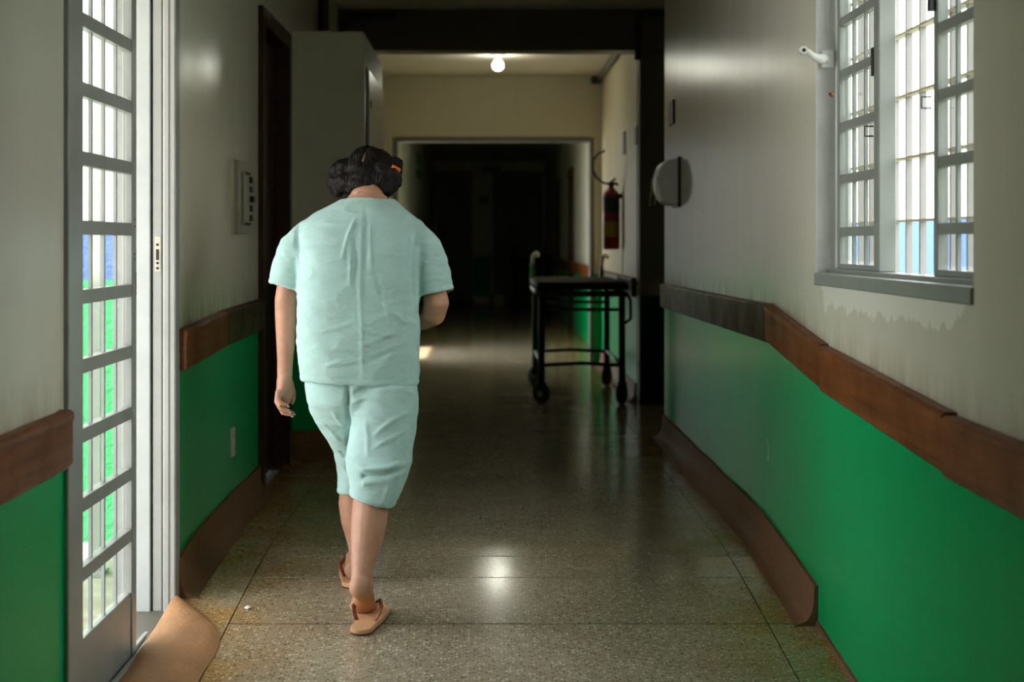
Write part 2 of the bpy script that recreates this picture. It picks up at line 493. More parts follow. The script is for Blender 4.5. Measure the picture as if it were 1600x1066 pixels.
# floor: base slab and terrazzo panels with recessed joints
def ramp_slab(m, x0, x1, y0, y1, drop, thick):
    n = max(1, int((y1 - y0) / 0.12)) if y1 < 7 else 1
    ys = [y0 + (y1-y0)*i/n for i in range(n+1)]
    rings = [[(x0, y, floor_z(y)-drop), (x1, y, floor_z(y)-drop), (x1, y, floor_z(y)-drop-thick), (x0, y, floor_z(y)-drop-thick)] for y in ys]
    return m.loft(rings)
m = MB()
for a, b in ((-7.2, 3.4), (3.4, 6.2), (6.2, YE+0.2)):
    ramp_slab(m, XL-0.2 if b < YP else XL-0.3, XR+0.095 if b < 7 else 1.9, a, b, 0.028, 0.35)
floor = struct(m.build('floor', 'frame_grey'), 'speckled terrazzo corridor floor laid in panels', 'floor')
JX = [XL, -0.82, 0.895, XR]
JY = [-7.0, -5, -3, -1, 1, 2.2, 3.0, 3.96, 4.884, 5.38, 5.66, 6.6, 7.55, 8.5, 9.45, 10.83, 12.6, 14.6, 17, 20, 23, 26.5, YE]
for i in range(len(JX)-1):
    for a, b in zip(JY, JY[1:]):
        x0, x1 = JX[i], JX[i+1]
        if i == 0 and a > 10: x0 = XFL - 0.2
        if i == 2 and a >= 8.5: x1 = 1.75 if a < 10.8 else XFR
        g = 0.0022
        if i == 0 and a == 3.96: continue
        if i == 0 and a == 4.884: a = 4.72
        mm = MB(); ramp_slab(mm, x0+g, x1-g, a+0.0048, b-0.0048, 0.0, 0.027)
        mm.build('floor_panel', 'terrazzo', floor)

# cove skirting of the walls (red-brown cement, swept up from the floor)
def cove(name, xw, side, y0, y1, label, h=0.13, run=0.075, n=None):
    ys = np.linspace(y0, y1, n or max(2, int((y1-y0)/0.15)))
    rings = []
    for q, y in enumerate(ys):
        z = floor_z(y); w = 1 + 0.10*mnoise.noise(Vector((xw, y*3.1, 0))); hh = h*(1 + 0.06*mnoise.noise(Vector((y*2.3, xw, 4))))
        prof = [(-0.02, -0.05), (-0.02, hh), (0.012, hh), (0.014, hh*0.6), (0.020, hh*0.33), (0.035, hh*0.14), (0.055*w, hh*0.05), (run*w, 0.004), (run*w, -0.05)]
        rings.append([(xw - side*a, y, z + b) for a, b in prof])
    return struct(MB().loft(rings).build(name, 'cove_cement', smooth='auto'), label, 'skirting')
cove('baseboard_right', XR, 1, 4.86, 9.06, 'red-brown cement skirting with a broken near end')
cove('baseboard_left', XL, -1, 5.14, 7.0, 'red-brown cement skirting between metal door and brown door')
cove('baseboard_left_far', XL, -1, 7.97, 8.3, 'short cement skirting beside the closet')
cove('baseboard_middle', XR2, 1, YP+0.22, YF, 'cement skirting behind the stretcher')
m = MB(); m.box(XR-0.006, XR+0.01, -7, 4.86, -0.05, 0.03)
rings = [[(XR+0.01, y, floor_z(y)-0.03), (XR-0.012, y, floor_z(y)-0.03), (XR-0.008, y, floor_z(y)+0.018), (XR+0.01, y, floor_z(y)+0.02)] for y in np.linspace(3.0, 4.9, 24)]
struct(MB().loft(rings).build('baseboard_right_near', 'cove_cement'), 'thin red-brown edge line below the near green wall', 'skirting')

# ------------------------------------------------------------------ wooden bumper rails
RAIL_R = [(2.0, .93), (3.42, .94), (4.71, 1.002), (5.63, 1.09), (8.95, 1.075)]
RAIL_L = [(2.0, .905), (3.7, .909), (5.0, 1.021), (5.97, 1.051), (6.93, 1.06), (9.5, 1.06)]
def rail(xw, side, tab, cuts, label, mats):
    ctr = (cuts[0][0] + cuts[-1][1]) / 2
    root = empty('bumper_rail', (xw, ctr, lerp_table(ctr, tab) - 0.14), label, 'rail')
    for (y0, y1, dz, dx), mt in zip(cuts, mats):
        ys = sorted(set([y0, y1] + [y for y, _ in tab if y0 < y < y1]))
        rings = []
        h, th = 0.138, 0.034 + dx
        prof = [(0, 0), (th*0.8, 0.0), (th, 0.008), (th, h-0.03), (th+0.004, h-0.022), (th+0.003, h-0.008), (th-0.006, h), (0, h)]
        for y in ys:
            z = lerp_table(y, tab) - h + dz
            rings.append([(xw - side*a, y, z + b) for a, b in prof])
        MB().loft(rings).build('rail_board', mt, root, bevel=0.003)
    return root
rail(XR, 1, RAIL_R, [(1.0, 3.417, -0.006, 0.004), (3.423, 4.70, 0.0, 0), (4.71, 5.63, 0.004, -0.003), (5.635, 9.0, 0, -0.002)],
     'long brown wooden bumper rail below the barred window', ['rail_wood', 'rail_wood', 'rail_wood', 'rail_wood_far'])
rail(XL, -1, RAIL_L, [(1.0, 3.74, 0, 0)], 'brown wooden bumper rail left of the glazed metal door', ['rail_wood'])
rail(XL, -1, RAIL_L, [(5.145, 5.97, 0, 0.002), (5.974, 6.99, 0, 0)], 'short brown wooden bumper rail between metal door and brown door', ['rail_wood', 'rail_wood_far'])
rail(XR2, 1, [(11, 1.06), (14, 1.06)], [(YP+0.25, YF-0.05, 0, 0)], 'dark wooden bumper rail behind the stretcher', ['rail_wood_far'])
rail(XFR, 1, [(15, 1.06), (30, 1.06)], [(YF+0.3, 20.1, 0, 0), (21.2, 23.9, 0, 0)], 'brown bumper rail on the wall beyond the doorway', ['rail_wood', 'rail_wood'])

# ------------------------------------------------------------------ glazed metal door on the left
d1 = struct(empty('door_1', (XL-0.1, 4.5, floor_z(4.5)), 'pale grey metal door with small glass panes standing open to daylight', 'door'))
fz0 = 0.02
# frame: near jamb, far jamb in steps, head
box('door_jamb', 'door_paint', d1, XL-0.10, XL+0.012, 3.78, 3.90, fz0, 2.5, 0.004)
box('door_jamb', 'door_paint', d1, XL-0.16, XL-0.02, 3.90, 3.95, fz0, 2.5, 0.004)
fj = MB().box(XL-0.032, XL+0.012, 5.085, 5.155, 0.08, 2.5).build('door_jamb', 'door_paint', d1, 0.006)
MB().box(XL-0.013, XL-0.009, 5.083, 5.0855, 0.08, 2.5).build('jamb_seam', 'frame_grey', fj)
sj = MB().box(XL-0.069, XL-0.036, 5.10, 5.16, 0.085, 2.5).build('strike_jamb', 'door_paint', d1, 0.005)
zs = EYE - (398-378)*5.1/2400
def disc(name, mat, parent, c, r, nrm='y', d=0.003, seg=12):
    c = Vector(c)
    ax = {'x': Vector((1,0,0)), 'y': Vector((0,1,0)), 'z': Vector((0,0,1))}[nrm]
    return MB().tube([c - ax*d, c + ax*d], r, seg).build(name, mat, parent)
sp = box('strike_plate', 'pale_plastic', sj, XL-0.061, XL-0.041, 5.097, 5.1005, zs-0.055, zs+0.06, 0)
box('latch_hole', 'black_hole', sj, XL-0.0565, XL-0.0465, 5.0955, 5.098, zs-0.018, zs+0.018)
for dz in (0.033, -0.028, -0.045):
    disc('screw_hole', 'black_hole', sj, (XL-0.0515, 5.0965, zs+dz), 0.0045)
box('reveal_lining', 'jamb_paint', d1, XL-0.193, XL-0.074, 5.092, 5.16, 0.085, 2.5, 0.004)
box('door_head', 'door_paint', d1, XL-0.24, XL+0.012, 3.78, 5.16, 2.45, 2.52, 0.004)
# threshold rails
box('threshold_slab', 'jamb_paint', d1, XL-0.24, XL-0.052, 3.9, 5.14, 0.0, 0.055, 0.003)
box('threshold_track', 'door_paint', d1, XL-0.05, XL-0.035, 3.9, 5.12, 0.0, 0.078, 0.003)
box('threshold_track', 'sash_paint', d1, XL-0.020, XL-0.002, 3.86, 5.14, -0.02, 0.08, 0.003)
# the leaf, slightly turned outwards
leaf = MB()
xa, xb = -1.098, -1.068
y0, y1, zb, zt = 3.955, 4.69, 0.068, 2.44
leaf.box(xa, xb, y0, y0+0.115, zb, zt).box(xa, xb, y1-0.058, y1, zb, zt)
leaf.box(xa, xb, y0+0.115, y1-0.058, zt-0.06, zt)
lf = leaf.build('door_leaf', 'door_paint', d1, 0.003)
box('kick_panel', 'door_paint', lf, xa+0.006, xb-0.004, y0+0.115, y1-0.058, zb, 0.262, 0.003)
c0, c1 = y0+0.115, y1-0.058
zr = [1.358 + 0.1845*k for k in range(-5, 6)]
for z in zr:
    box('cross_bar', 'door_paint', lf, xa+0.002, xb-0.002, c0, c1, z-0.019, z+0.019, 0.002)
pw = (c1 - c0) / 4
for k in (1, 2, 3):
    box('upright_bar', 'jamb_paint', lf, xa+0.008, xb-0.013, c0+pw*k-0.007, c0+pw*k+0.007, 0.262, zt-0.06)
zz = [0.262] + zr + [zt-0.06]
for a, b in zip(zz, zz[1:]):
    for k in range(4):
        box('pane', 'window_glass', lf, xa+0.010, xa+0.013, c0+pw*k+0.006, c0+pw*(k+1)-0.006, a+0.012, b-0.012)
box('bolt_slot', 'black_hole', lf, xb-0.001, xb+0.001, y1-0.012, y1-0.006, zs-0.12, zs-0.05)
for dz in (0.02, 0.035, 0.12, 0.14):
    disc('screw_hole', 'black_hole', lf, (xb, y1-0.03, zs+dz-0.03), 0.0035, 'x', 0.0012)

# lumpy cement apron on the corridor side of the threshold
rings = []
for y in np.linspace(3.35, 5.10, 22):
    t = (y - 3.35) / 1.75
    reach = 0.225 * (1 - 0.9*max(0, (t-0.78)/0.22)**1.8) + 0.012*mnoise.noise(Vector((y*4, 1, 0)))
    z = floor_z(y)
    rg = []
    for u in np.linspace(0, 1, 9):
        x = XL - 0.004 + reach*u
        bb = max(0.006, (0.078 - z)*(1-u)) + 0.020*math.sin(math.pi*u)**0.7 + 0.006*mnoise.noise(Vector((x*14, y*7, 3)))
        if u == 1: bb = 0.003
        rg.append((x, y, z + bb))
    rg += [(XL-0.004+reach, y, z-0.04), (XL-0.004, y, z-0.04)]
    rings.append(rg)
tag(MB().loft(rings).build('cement_apron', 'apron_cement', smooth='auto'), 'lumpy terracotta cement apron on the floor at the metal door threshold', 'apron')

# ------------------------------------------------------------------ window on the right
w1 = struct(empty('window_1', (XR+0.05, 4.1, 1.19), 'grey steel window with small panes, its middle open to an outer grille', 'window'))
WX = XR + 0.045
fr = MB()
fr.box(WX-0.01, WX+0.05, WIN[0], WIN[1], 1.19, 1.235).box(WX-0.01, WX+0.05, WIN[0], WIN[1], 2.37, 2.42)
fr.box(WX-0.01, WX+0.05, WIN[0], WIN[0]+0.03, 1.235, 2.37)
frame = fr.build('window_frame', 'sash_paint', w1, 0.003)
MB().box(XR-0.002, WX+0.055, WIN[1]-0.012, WIN[1]+0.0, 1.19, 2.42).box(WX+0.012, WX+0.06, WIN[1]-0.035, WIN[1]-0.012, 1.235, 2.42).build('far_jamb', 'jamb_white', w1, 0.004)
MB().box(XR-0.008, WX-0.01, WIN[0], WIN[1], 1.183, 1.222).build('sill_plate', 'sash_paint', w1, 0.004)
def sash(ya, yb, x, name='sash', cols=3):
    st = 0.030
    s = MB().box(x, x+0.028, ya, ya+st, 1.235, 2.37).box(x, x+0.028, yb-st, yb, 1.235, 2.37)
    s.box(x, x+0.028, ya+st, yb-st, 1.235, 1.252).box(x, x+0.028, ya+st, yb-st, 2.34, 2.37)
    so = s.build(name, 'sash_paint', w1, 0.002)
    zr = [1.352 + 0.164*k for k in range(7)]
    zr = [z for z in zr if z < 2.3]
    for z in zr:
        box('cross_bar', 'sash_paint', so, x+0.002, x+0.024, ya+st, yb-st, z-0.014, z+0.014, 0.0015)
    pw = (yb - ya - 2*st) / cols
    for k in range(1, cols):
        box('upright_bar', 'sash_paint', so, x+0.006, x+0.016, ya+st+pw*k-0.007, ya+st+pw*k+0.007, 1.252, 2.34)
    zz = [1.252] + zr + [2.34]
    for a, b in zip(zz, zz[1:]):
        for k in range(cols):
            box('pane', 'window_glass', so, x+0.010, x+0.013, ya+st+pw*k+0.006, ya+st+pw*(k+1)-0.006, a+0.01, b-0.01)
    return so
s_far = sash(4.345, 4.845, WX+0.012)
s_near = sash(3.34, 3.80, WX+0.012, cols=3)
box('mullion_post', 'sash_paint', w1, WX, WX+0.05, 4.29, 4.345, 1.235, 2.37, 0.004)
# rusty hinges and keepers
for y, z, o in ((4.352, 1.83, s_far), (3.795, 1.93, s_near)):
    h = MB().box(WX-0.004, WX+0.012, y-0.012, y+0.010, z-0.04, z+0.04).build('hinge', 'black_plastic', o, 0.002)
for y, z, o in ((4.372, 1.635, s_far), (3.80, 1.665, s_near)):
    pts = [(WX+0.006, y, z-0.014), (WX-0.018, y, z-0.014), (WX-0.018, y, z+0.014), (WX+0.006, y, z+0.014)]
    MB().tube(pts, 0.0028, 6).build('keeper', 'dark_steel', o)
# stay lever standing out over the wall
lv = [P(1291, 91, 4.86), P(1281, 92, 4.85), P(1272, 89, 4.845), P(1264, 82, 4.84), P(1255, 79, 4.835)]
sl = MB().tube(lv, [(0.017, 0.010), (0.016, 0.010), (0.013, 0.009), (0.010, 0.008), (0.011, 0.008)], 10).build('stay_lever', 'white_lever', w1, smooth=True)
c = lv[-1]
MB().tube([c+Vector((0, -0.012, 0)), c+Vector((0, 0.012, 0))], 0.013, 14).build('lever_eye', 'white_lever', sl, smooth='auto')
MB().tube([c+Vector((0, -0.0135, 0)), c+Vector((0, -0.0115, 0))], 0.006, 10).build('eye_hole', 'black_hole', sl)
c = lv[0]
MB().box(c.x-0.014, c.x+0.022, c.y-0.004, c.y+0.01, c.z-0.03, c.z+0.025).build('lever_plate', 'white_lever', sl, 0.002)
for dx, dz in ((0.0, 0.012), (0.012, 0.012), (0.006, -0.012)):
    disc('rivet', 'white_lever', sl, (c.x+dx, c.y-0.006, c.z+dz), 0.005)
MB().tube([P(1300, 148, 4.8), P(1297, 147, 4.78)], [0.008, 0.005], 8).build('bolt', 'rail_wood', w1)
# outer grille
gx = XR + 0.12
gr = MB().box(gx-0.008, gx+0.008, WIN[0], WIN[1], 1.20, 1.215).box(gx-0.008, gx+0.008, WIN[0], WIN[1], 2.40, 2.42).build('grille', 'grille_paint', w1)
y = 4.795
while y > 3.34:
    box('grille_bar', 'grille_paint', gr, gx-0.0085, gx+0.0085, y-0.006, y+0.006, 1.2, 2.42)
    y -= 0.1355
for k in range(7):
    z = 1.378 + 0.1735*k
    box('grille_cross_bar', 'edge_cream', gr, gx-0.016, gx+0.010, WIN[0], WIN[1], z-0.003, z+0.003)

# ------------------------------------------------------------------ brown door further along the left wall
d2 = struct(empty('door_2', (XL, 7.5, FZ), 'dark brown wooden door and frame next to the closet', 'door'))
box('frame_post', 'door_wood', d2, XL-0.14, XL+0.025, 7.00, 7.08, 0.0, 2.40, 0.006)
box('frame_post', 'door_wood', d2, XL-0.14, XL+0.025, 7.92, 8.00, 0.0, 2.40, 0.006)
box('frame_head', 'door_wood', d2, XL-0.14, XL+0.025, 7.08, 7.92, 2.32, 2.40, 0.006)
dl = box('door_leaf', 'door_wood', d2, XL-0.10, XL-0.06, 7.08, 7.92, FZ-0.01, 2.32, 0.004)
for z0, z1 in ((0.3, 1.0), (1.1, 2.2)):
    box('panel', 'door_wood', dl, XL-0.065, XL-0.052, 7.2, 7.8, z0, z1, 0.006)
hd = MB().tube([(XL-0.06, 7.15, 1.17), (XL-0.01, 7.15, 1.17), (XL-0.01, 7.27, 1.17)], 0.009, 8).build('door_handle', 'dark_steel', dl, smooth=True)

# ------------------------------------------------------------------ built-in closet with its door on the corridor side
cl = struct(empty('wall_closet', (-0.85, 8.9, FZ), 'projecting masonry closet box, cream above green, left of the corridor', 'closet'))
cbx, cy0, cy1, cz = -0.652, 8.24, 9.6, 2.453
m = MB()
poly = [(XL-0.02, 0.0), (cbx, 0.0), (cbx, cz-0.02), (cbx-0.012, cz-0.004), (cbx-0.1, cz-0.002), (cbx-0.16, cz-0.008), (cbx-0.2, cz), (XL+0.06, cz-0.004), (XL-0.02, cz-0.002)]
m.prism(poly, 'y', cy0, cy1)
NTc = wall_paint('paint_closet', (0.64, 0.62, 0.53), GREEN, 0.98, gloss=0.35)
m.build('closet_wall', 'paint_closet', cl, bevel=0.006)
cd = box('closet_door', 'closet_paint', cl, cbx, cbx+0.014, cy0+0.13, cy1-0.03, FZ+0.1, 2.26, 0.004)
box('door_gap', 'black_hole', cd, cbx, cbx+0.004, cy0+0.06, cy0+0.13, FZ+0.1, 2.27)
disc('lock_hole', 'black_hole', cd, (cbx+0.014, cy0+0.24, 2.08), 0.022, 'x', 0.003)
rings = []
for u in (0, 0.03, 0.06, 0.10):
    pass
prof = [(0.02, -0.05), (0.02, 0.14), (-0.012, 0.14), (-0.02, 0.06), (-0.05, 0.015), (-0.09, 0.003), (-0.09, -0.05)]
MB().loft([[(x, cy0 + a, FZ + b) for a, b in prof] for x in (XL, cbx+0.02)]).build('closet_skirting', 'cove_cement', cl, smooth='auto')

# ------------------------------------------------------------------ conduits
def conduit(name, pts, r, label, ribbed=False):
    m = MB()
    if ribbed:
        a, b = Vector(pts[0]), Vector(pts[1]); n = 70
        ps, rs = [], []
        for i in range(n):
            ps.append(a.lerp(b, i/(n-1))); rs.append(r if i % 2 else r*0.86)
        m.tube(ps, rs, 12)
    else: m.tube(pts, r, 10)
    return tag(m.build(name, 'black_plastic', smooth=True), label, 'conduit')
conduit('corrugated_conduit', [(XL+0.037, 9.46, 2.455), (XL+0.037, 9.46, CEIL)], 0.036, 'black corrugated conduit rising above the closet', True)
yb = YP - 0.03
def bend(x, dirx, label):
    pts = [(x, yb, 2.0), (x, yb, 2.82)]
    for k in range(1, 7):
        a = math.pi/2*k/6
        pts.append((x + dirx*0.09*(1-math.cos(a)), yb, 2.82 + 0.09*math.sin(a)))
    pts.append((x + dirx*0.36, yb, 2.915))
    return conduit('bent_conduit', pts, 0.020, label)
bend(-1.0, 1, 'thin black conduit bending along the beam above the closet')
bend(1.055, 1, 'thin black conduit bending at the top of the right pier') if False else None
pts = [(1.062, yb, 2.60), (1.062, yb, 2.84)] + [(1.062 + 0.09*(1-math.cos(a)), yb, 2.84+0.09*math.sin(a)) for a in [math.pi/2*k/6 for k in range(1, 7)]] + [(1.3, yb, 2.93)]
conduit('bent_conduit', pts, 0.022, 'short black conduit bend at the top of the right pier')
cp = [(XR2-0.03, YP+0.24, CEIL2-0.03), (XR2-0.03, YF-0.06, CEIL2-0.03)]
cn = conduit('ceiling_conduit', cp, 0.025, 'grey pipe along the ceiling corner beyond the beam')
cn.data.materials[0] = M['frame_grey']
MB().box(XR2-0.10, XR2-0.02, YF-0.10, YF-0.01, CEIL2-0.07, CEIL2-0.004).build('junction_box', 'black_plastic', cn, 0.01)

# ------------------------------------------------------------------ small things on the walls
sw = empty('switch_panel', (XL, 6.40, 1.35), 'framed grey electrical switch panel on the left wall', 'panel')
box('panel_box', 'panel_grey', sw, XL-0.001, XL+0.034, 6.26, 6.56, 1.352, 1.652, 0.004)
box('panel_trim', 'edge_cream', sw, XL-0.001, XL+0.012, 6.252, 6.262, 1.345, 1.66)
door_p = box('panel_door', 'panel_grey', sw, XL+0.034, XL+0.043, 6.33, 6.53, 1.39, 1.61, 0.003)
for z in (1.395, 1.605):
    box('hinge_slot', 'black_hole', door_p, XL+0.0425, XL+0.0445, 6.35, 6.50, z-0.006, z+0.006)
for z in (1.42, 1.46, 1.50, 1.54, 1.58):
    box('breaker', 'black_plastic', door_p, XL+0.043, XL+0.052 if z != 1.50 else XL+0.06, 6.47, 6.52, z-0.013, z+0.013, 0.002)
ol = empty('wall_outlet', (XL, 6.28, 0.45), 'small pale wall outlet low on the green left wall', 'outlet')
pl_ = box('cover_plate', 'pale_plastic', ol, XL-0.001, XL+0.010, 6.235, 6.305, 0.445, 0.56, 0.003)
for z in (0.475, 0.53):
    disc('socket', 'grey_plastic', pl_, (XL+0.010, 6.27, z), 0.018, 'x', 0.002)
    for dy in (-0.007, 0.007): disc('pin_hole', 'black_hole', pl_, (XL+0.0121, 6.27+dy, z), 0.003, 'x', 0.0006, 8)

ds = empty('towel_dispenser', (XR, 8.42, 1.52), 'rounded grey paper dispenser mounted near the end of the right wall', 'dispenser')
dsy0, dsy1 = 8.30, 8.56
prof = []
zc, zh = 1.645, 0.125
for k in range(0, 25):
    a = -math.pi/2 + math.pi*k/24
    prof.append((XR - 0.012 - 0.112*max(0, math.cos(a))**0.62, zc + zh*math.sin(a)))
MB().prism([(XR-0.004, zc-zh)] + prof + [(XR-0.004, zc+zh)], 'y', dsy0, dsy1).build('dispenser_cover', 'grey_plastic', ds, 0.006)
box('back_plate', 'black_plastic', ds, XR-0.016, XR+0.001, dsy0-0.006, dsy1+0.006, zc-zh-0.012, zc+zh+0.012, 0.004)
fl = [(XR-0.118-0.006, dsy0, zc+0.03), (XR-0.131, dsy0, zc-0.04), (XR-0.140, dsy0, zc-0.125)]
for dy in (0, 0.26):
    MB().tube([Vector(p)+Vector((0, dy, 0)) for p in fl], 0.003, 6).build('serrated_lip', 'chrome', ds, smooth=True)

def plate(name, x, side, y0, y1, z0, z1, mat, label, cat='sign'):
    return tag(box(name, mat, None, x - side*0.012, x + side*0.0005, y0, y1, z0, z1, 0.002), label, cat)
plate('wall_plaque', XR, 1, 8.56, 8.76, 1.98, 2.115, 'sign_dark', 'small dark plaque on the right wall above the dispenser')
plate('wall_plaque', XR2, 1, 11.9, 12.05, 2.0, 2.18, 'frame_grey', 'narrow grey plaque on the lit wall above the extinguisher')
plate('wall_plaque', XR2, 1, 10.98, 11.12, 2.02, 2.15, 'frame_grey', 'grey plaque beside the dark pier')
plate('safety_sign', XFL, -1, 21.8, 23.2, 2.45, 2.62, 'sign_green', 'upper green sign on the left wall beyond the doorway')
plate('safety_sign', XFL, -1, 21.8, 23.2, 2.24, 2.38, 'sign_green', 'lower green sign on the left wall beyond the doorway')
def zat(py, Y): return EYE - (py-378)*Y/2400
def xat(px, Y): return (px-760)*Y/2400
tag(box('door_sign', 'sign_green', None, xat(754, YE), xat(783, YE), YE-0.03, YE+0.001, zat(269, YE), zat(260, YE), 0.003), 'thin green sign above the end wall shutters', 'sign')
tag(box('notice_sign', 'sign_lime', None, xat(748, YE), xat(763, YE), YE-0.03, YE+0.001, zat(318, YE), zat(308, YE), 0.003), 'small yellow-green notice on the pier between the shutters', 'sign')

# ------------------------------------------------------------------ doorway trim, end shutters, far doors
t1 = struct(empty('trim_1', (0.066, YF, FZ), 'thin grey frame around the wide open doorway', 'frame'))
box('frame_post', 'frame_grey', t1, -0.878, -0.838, YF-0.015, YF+0.215, FZ-0.02, 2.30)
box('frame_post', 'frame_grey', t1, 0.972, 1.008, YF-0.015, YF+0.215, FZ-0.02, 2.30)
box('frame_head', 'frame_grey', t1, -0.838, 0.972, YF-0.015, YF+0.215, 2.262, 2.305)
for i, (x0, x1, n) in enumerate(((-1.0, -0.25, 'left'), (0.10, 1.125, 'right'))):
    dd = struct(empty('door_%d' % (3+i), ((x0+x1)/2, YE, FZ), 'dark slatted shutter door, %s one on the end wall' % n, 'door'))
    z = FZ
    while z < 2.6:
        MB().box(x0+0.03, x1-0.03, YE+0.02, YE+0.05, z+0.006, z+0.118).build('shutter_slat', 'shutter_dark', dd, bevel=0.006)
        z += 0.123
    box('shutter_back', 'black_plastic', dd, x0, x1, YE+0.05, YE+0.08, FZ-0.05, 2.65)
    for xx in (x0, x1-0.035):
        box('shutter_post', 'frame_pale' , dd, xx, xx+0.035, YE-0.03, YE+0.02, FZ, 2.66)
    box('shutter_head', 'frame_grey', dd, x0, x1, YE-0.03, YE+0.02, 2.62, 2.69)
for i, (ya, yc) in enumerate(((20.2, 21.1), (24.0, 25.0))):
    dd = struct(empty('door_%d' % (5+i), (XFR, (ya+yc)/2, FZ), ('nearer' if i == 0 else 'farther') + ' dark brown side door in the right wall beyond the doorway', 'door'))
    for a in (ya, yc-0.07):
        box('frame_post', 'door_wood', dd, XFR-0.03, XFR+0.15, a, a+0.07, FZ, 2.31)
    box('frame_head', 'door_wood', dd, XFR-0.03, XFR+0.15, ya+0.07, yc-0.07, 2.24, 2.31)
    q = box('door_leaf', 'door_wood', dd, XFR+0.04, XFR+0.08, ya+0.07, yc-0.07, FZ, 2.24)
    box('panel', 'door_wood', q, XFR+0.03, XFR+0.04, ya+0.2, yc-0.2, FZ+0.3, 2.1)
tag(box('floor_box', 'white_box', None, xat(740, 28.6), xat(766, 28.6), 28.6, 28.75, FZ, FZ+0.13, 0.01), 'long low white box on the floor before the end wall', 'box')
tag(box('floor_box', 'white_box', None, xat(771, 27.9), xat(789, 27.9), 27.9, 28.1, FZ, FZ+0.2, 0.02), 'taller small white box on the floor by the right shutter', 'box')

# ------------------------------------------------------------------ bare bulb
bx_, by_ = 0.095, 12.68
lb = empty('ceiling_bulb', (bx_, by_, 2.74), 'lit bare light bulb on a ceiling holder beyond the beam', 'lamp')
MB().tube([(bx_, by_, CEIL2-0.022), (bx_, by_, CEIL2-0.012), (bx_, by_, CEIL2)], [0.04, 0.062, 0.07], 24).build('ceiling_plate', 'panel_grey', lb, smooth='auto')
MB().tube([(bx_, by_, 2.815), (bx_, by_, 2.83), (bx_, by_, CEIL2-0.015)], [0.024, 0.030, 0.030], 18).build('bulb_holder', 'panel_grey', lb, smooth='auto')
rings = []
for z, r in ((2.735, 0.006), (2.738, 0.018), (2.746, 0.032), (2.760, 0.042), (2.776, 0.046), (2.792, 0.043), (2.806, 0.034), (2.818, 0.026)):
    rings.append([(bx_+r*math.cos(q), by_+r*math.sin(q), z) for q in [2*math.pi*k/20 for k in range(20)]])
MB().loft(rings).build('glass_bulb', 'bulb_glow', lb, smooth=True)
pld = bpy.data.lights.new('bulb_light', 'POINT'); pld.energy = 0.3; pld.color = (1.0, 0.93, 0.74); pld.shadow_soft_size = 0.05
plo = bpy.data.objects.new('bulb_light', pld); link(plo, lb, (bx_, by_, 2.71))

# ------------------------------------------------------------------ fire extinguisher
ey = 12.25; ex = XR2 - 0.085
ez0 = zat(390, ey); ez1 = zat(293, ey)
fe = empty('fire_extinguisher', (ex, ey, ez0), 'red fire extinguisher with a looped black hose on the right wall', 'fire extinguisher')
R_ = 0.068
prof = [(0.0, R_*0.9), (0.012, R_), (ez1-ez0-0.07, R_), (ez1-ez0-0.035, R_*0.8), (ez1-ez0-0.01, 0.03), (ez1-ez0+0.01, 0.022)]
MB().tube([(ex, ey, ez0+h) for h, _ in prof], [r for _, r in prof], 24).build('cylinder', 'extinguisher_red', fe, smooth='auto')
for a, b, mt, nm in ((0.30, 0.42, 'label_dark', 'label'), (0.10, 0.22, 'label_yellow', 'label')):
    MB().tube([(ex, ey, ez0+a), (ex, ey, ez0+b)], R_+0.001, 24).build(nm, mt, fe, smooth='auto')
MB().box(ex-0.02, ex+0.02, ey-0.02, ey+0.02, ez1, ez1+0.045).build('valve', 'dark_steel', fe, 0.004)
MB().tube([(ex-0.01, ey, ez1+0.03), (ex+0.035, ey-0.01, ez1+0.075)], 0.009, 8).tube([(ex, ey, ez1+0.03), (ex+0.06, ey-0.01, ez1+0.02)], 0.008, 8).build('squeeze_handle', 'black_plastic', fe, smooth=True)
hp = [P(964, 286, ey), P(955, 288, ey-0.03), P(943, 286, ey-0.05), P(932, 278, ey-0.06), P(925.5, 264, ey-0.06), P(927, 250, ey-0.05), P(934, 241, ey-0.04), P(945, 236, ey-0.03)]
MB().tube(hp, 0.0095, 8).build('hose', 'black_plastic', fe, smooth=True)
box('wall_bracket', 'dark_steel', fe, ex+R_-0.01, XR2, ey-0.02, ey+0.02, ez1-0.09, ez1-0.05)

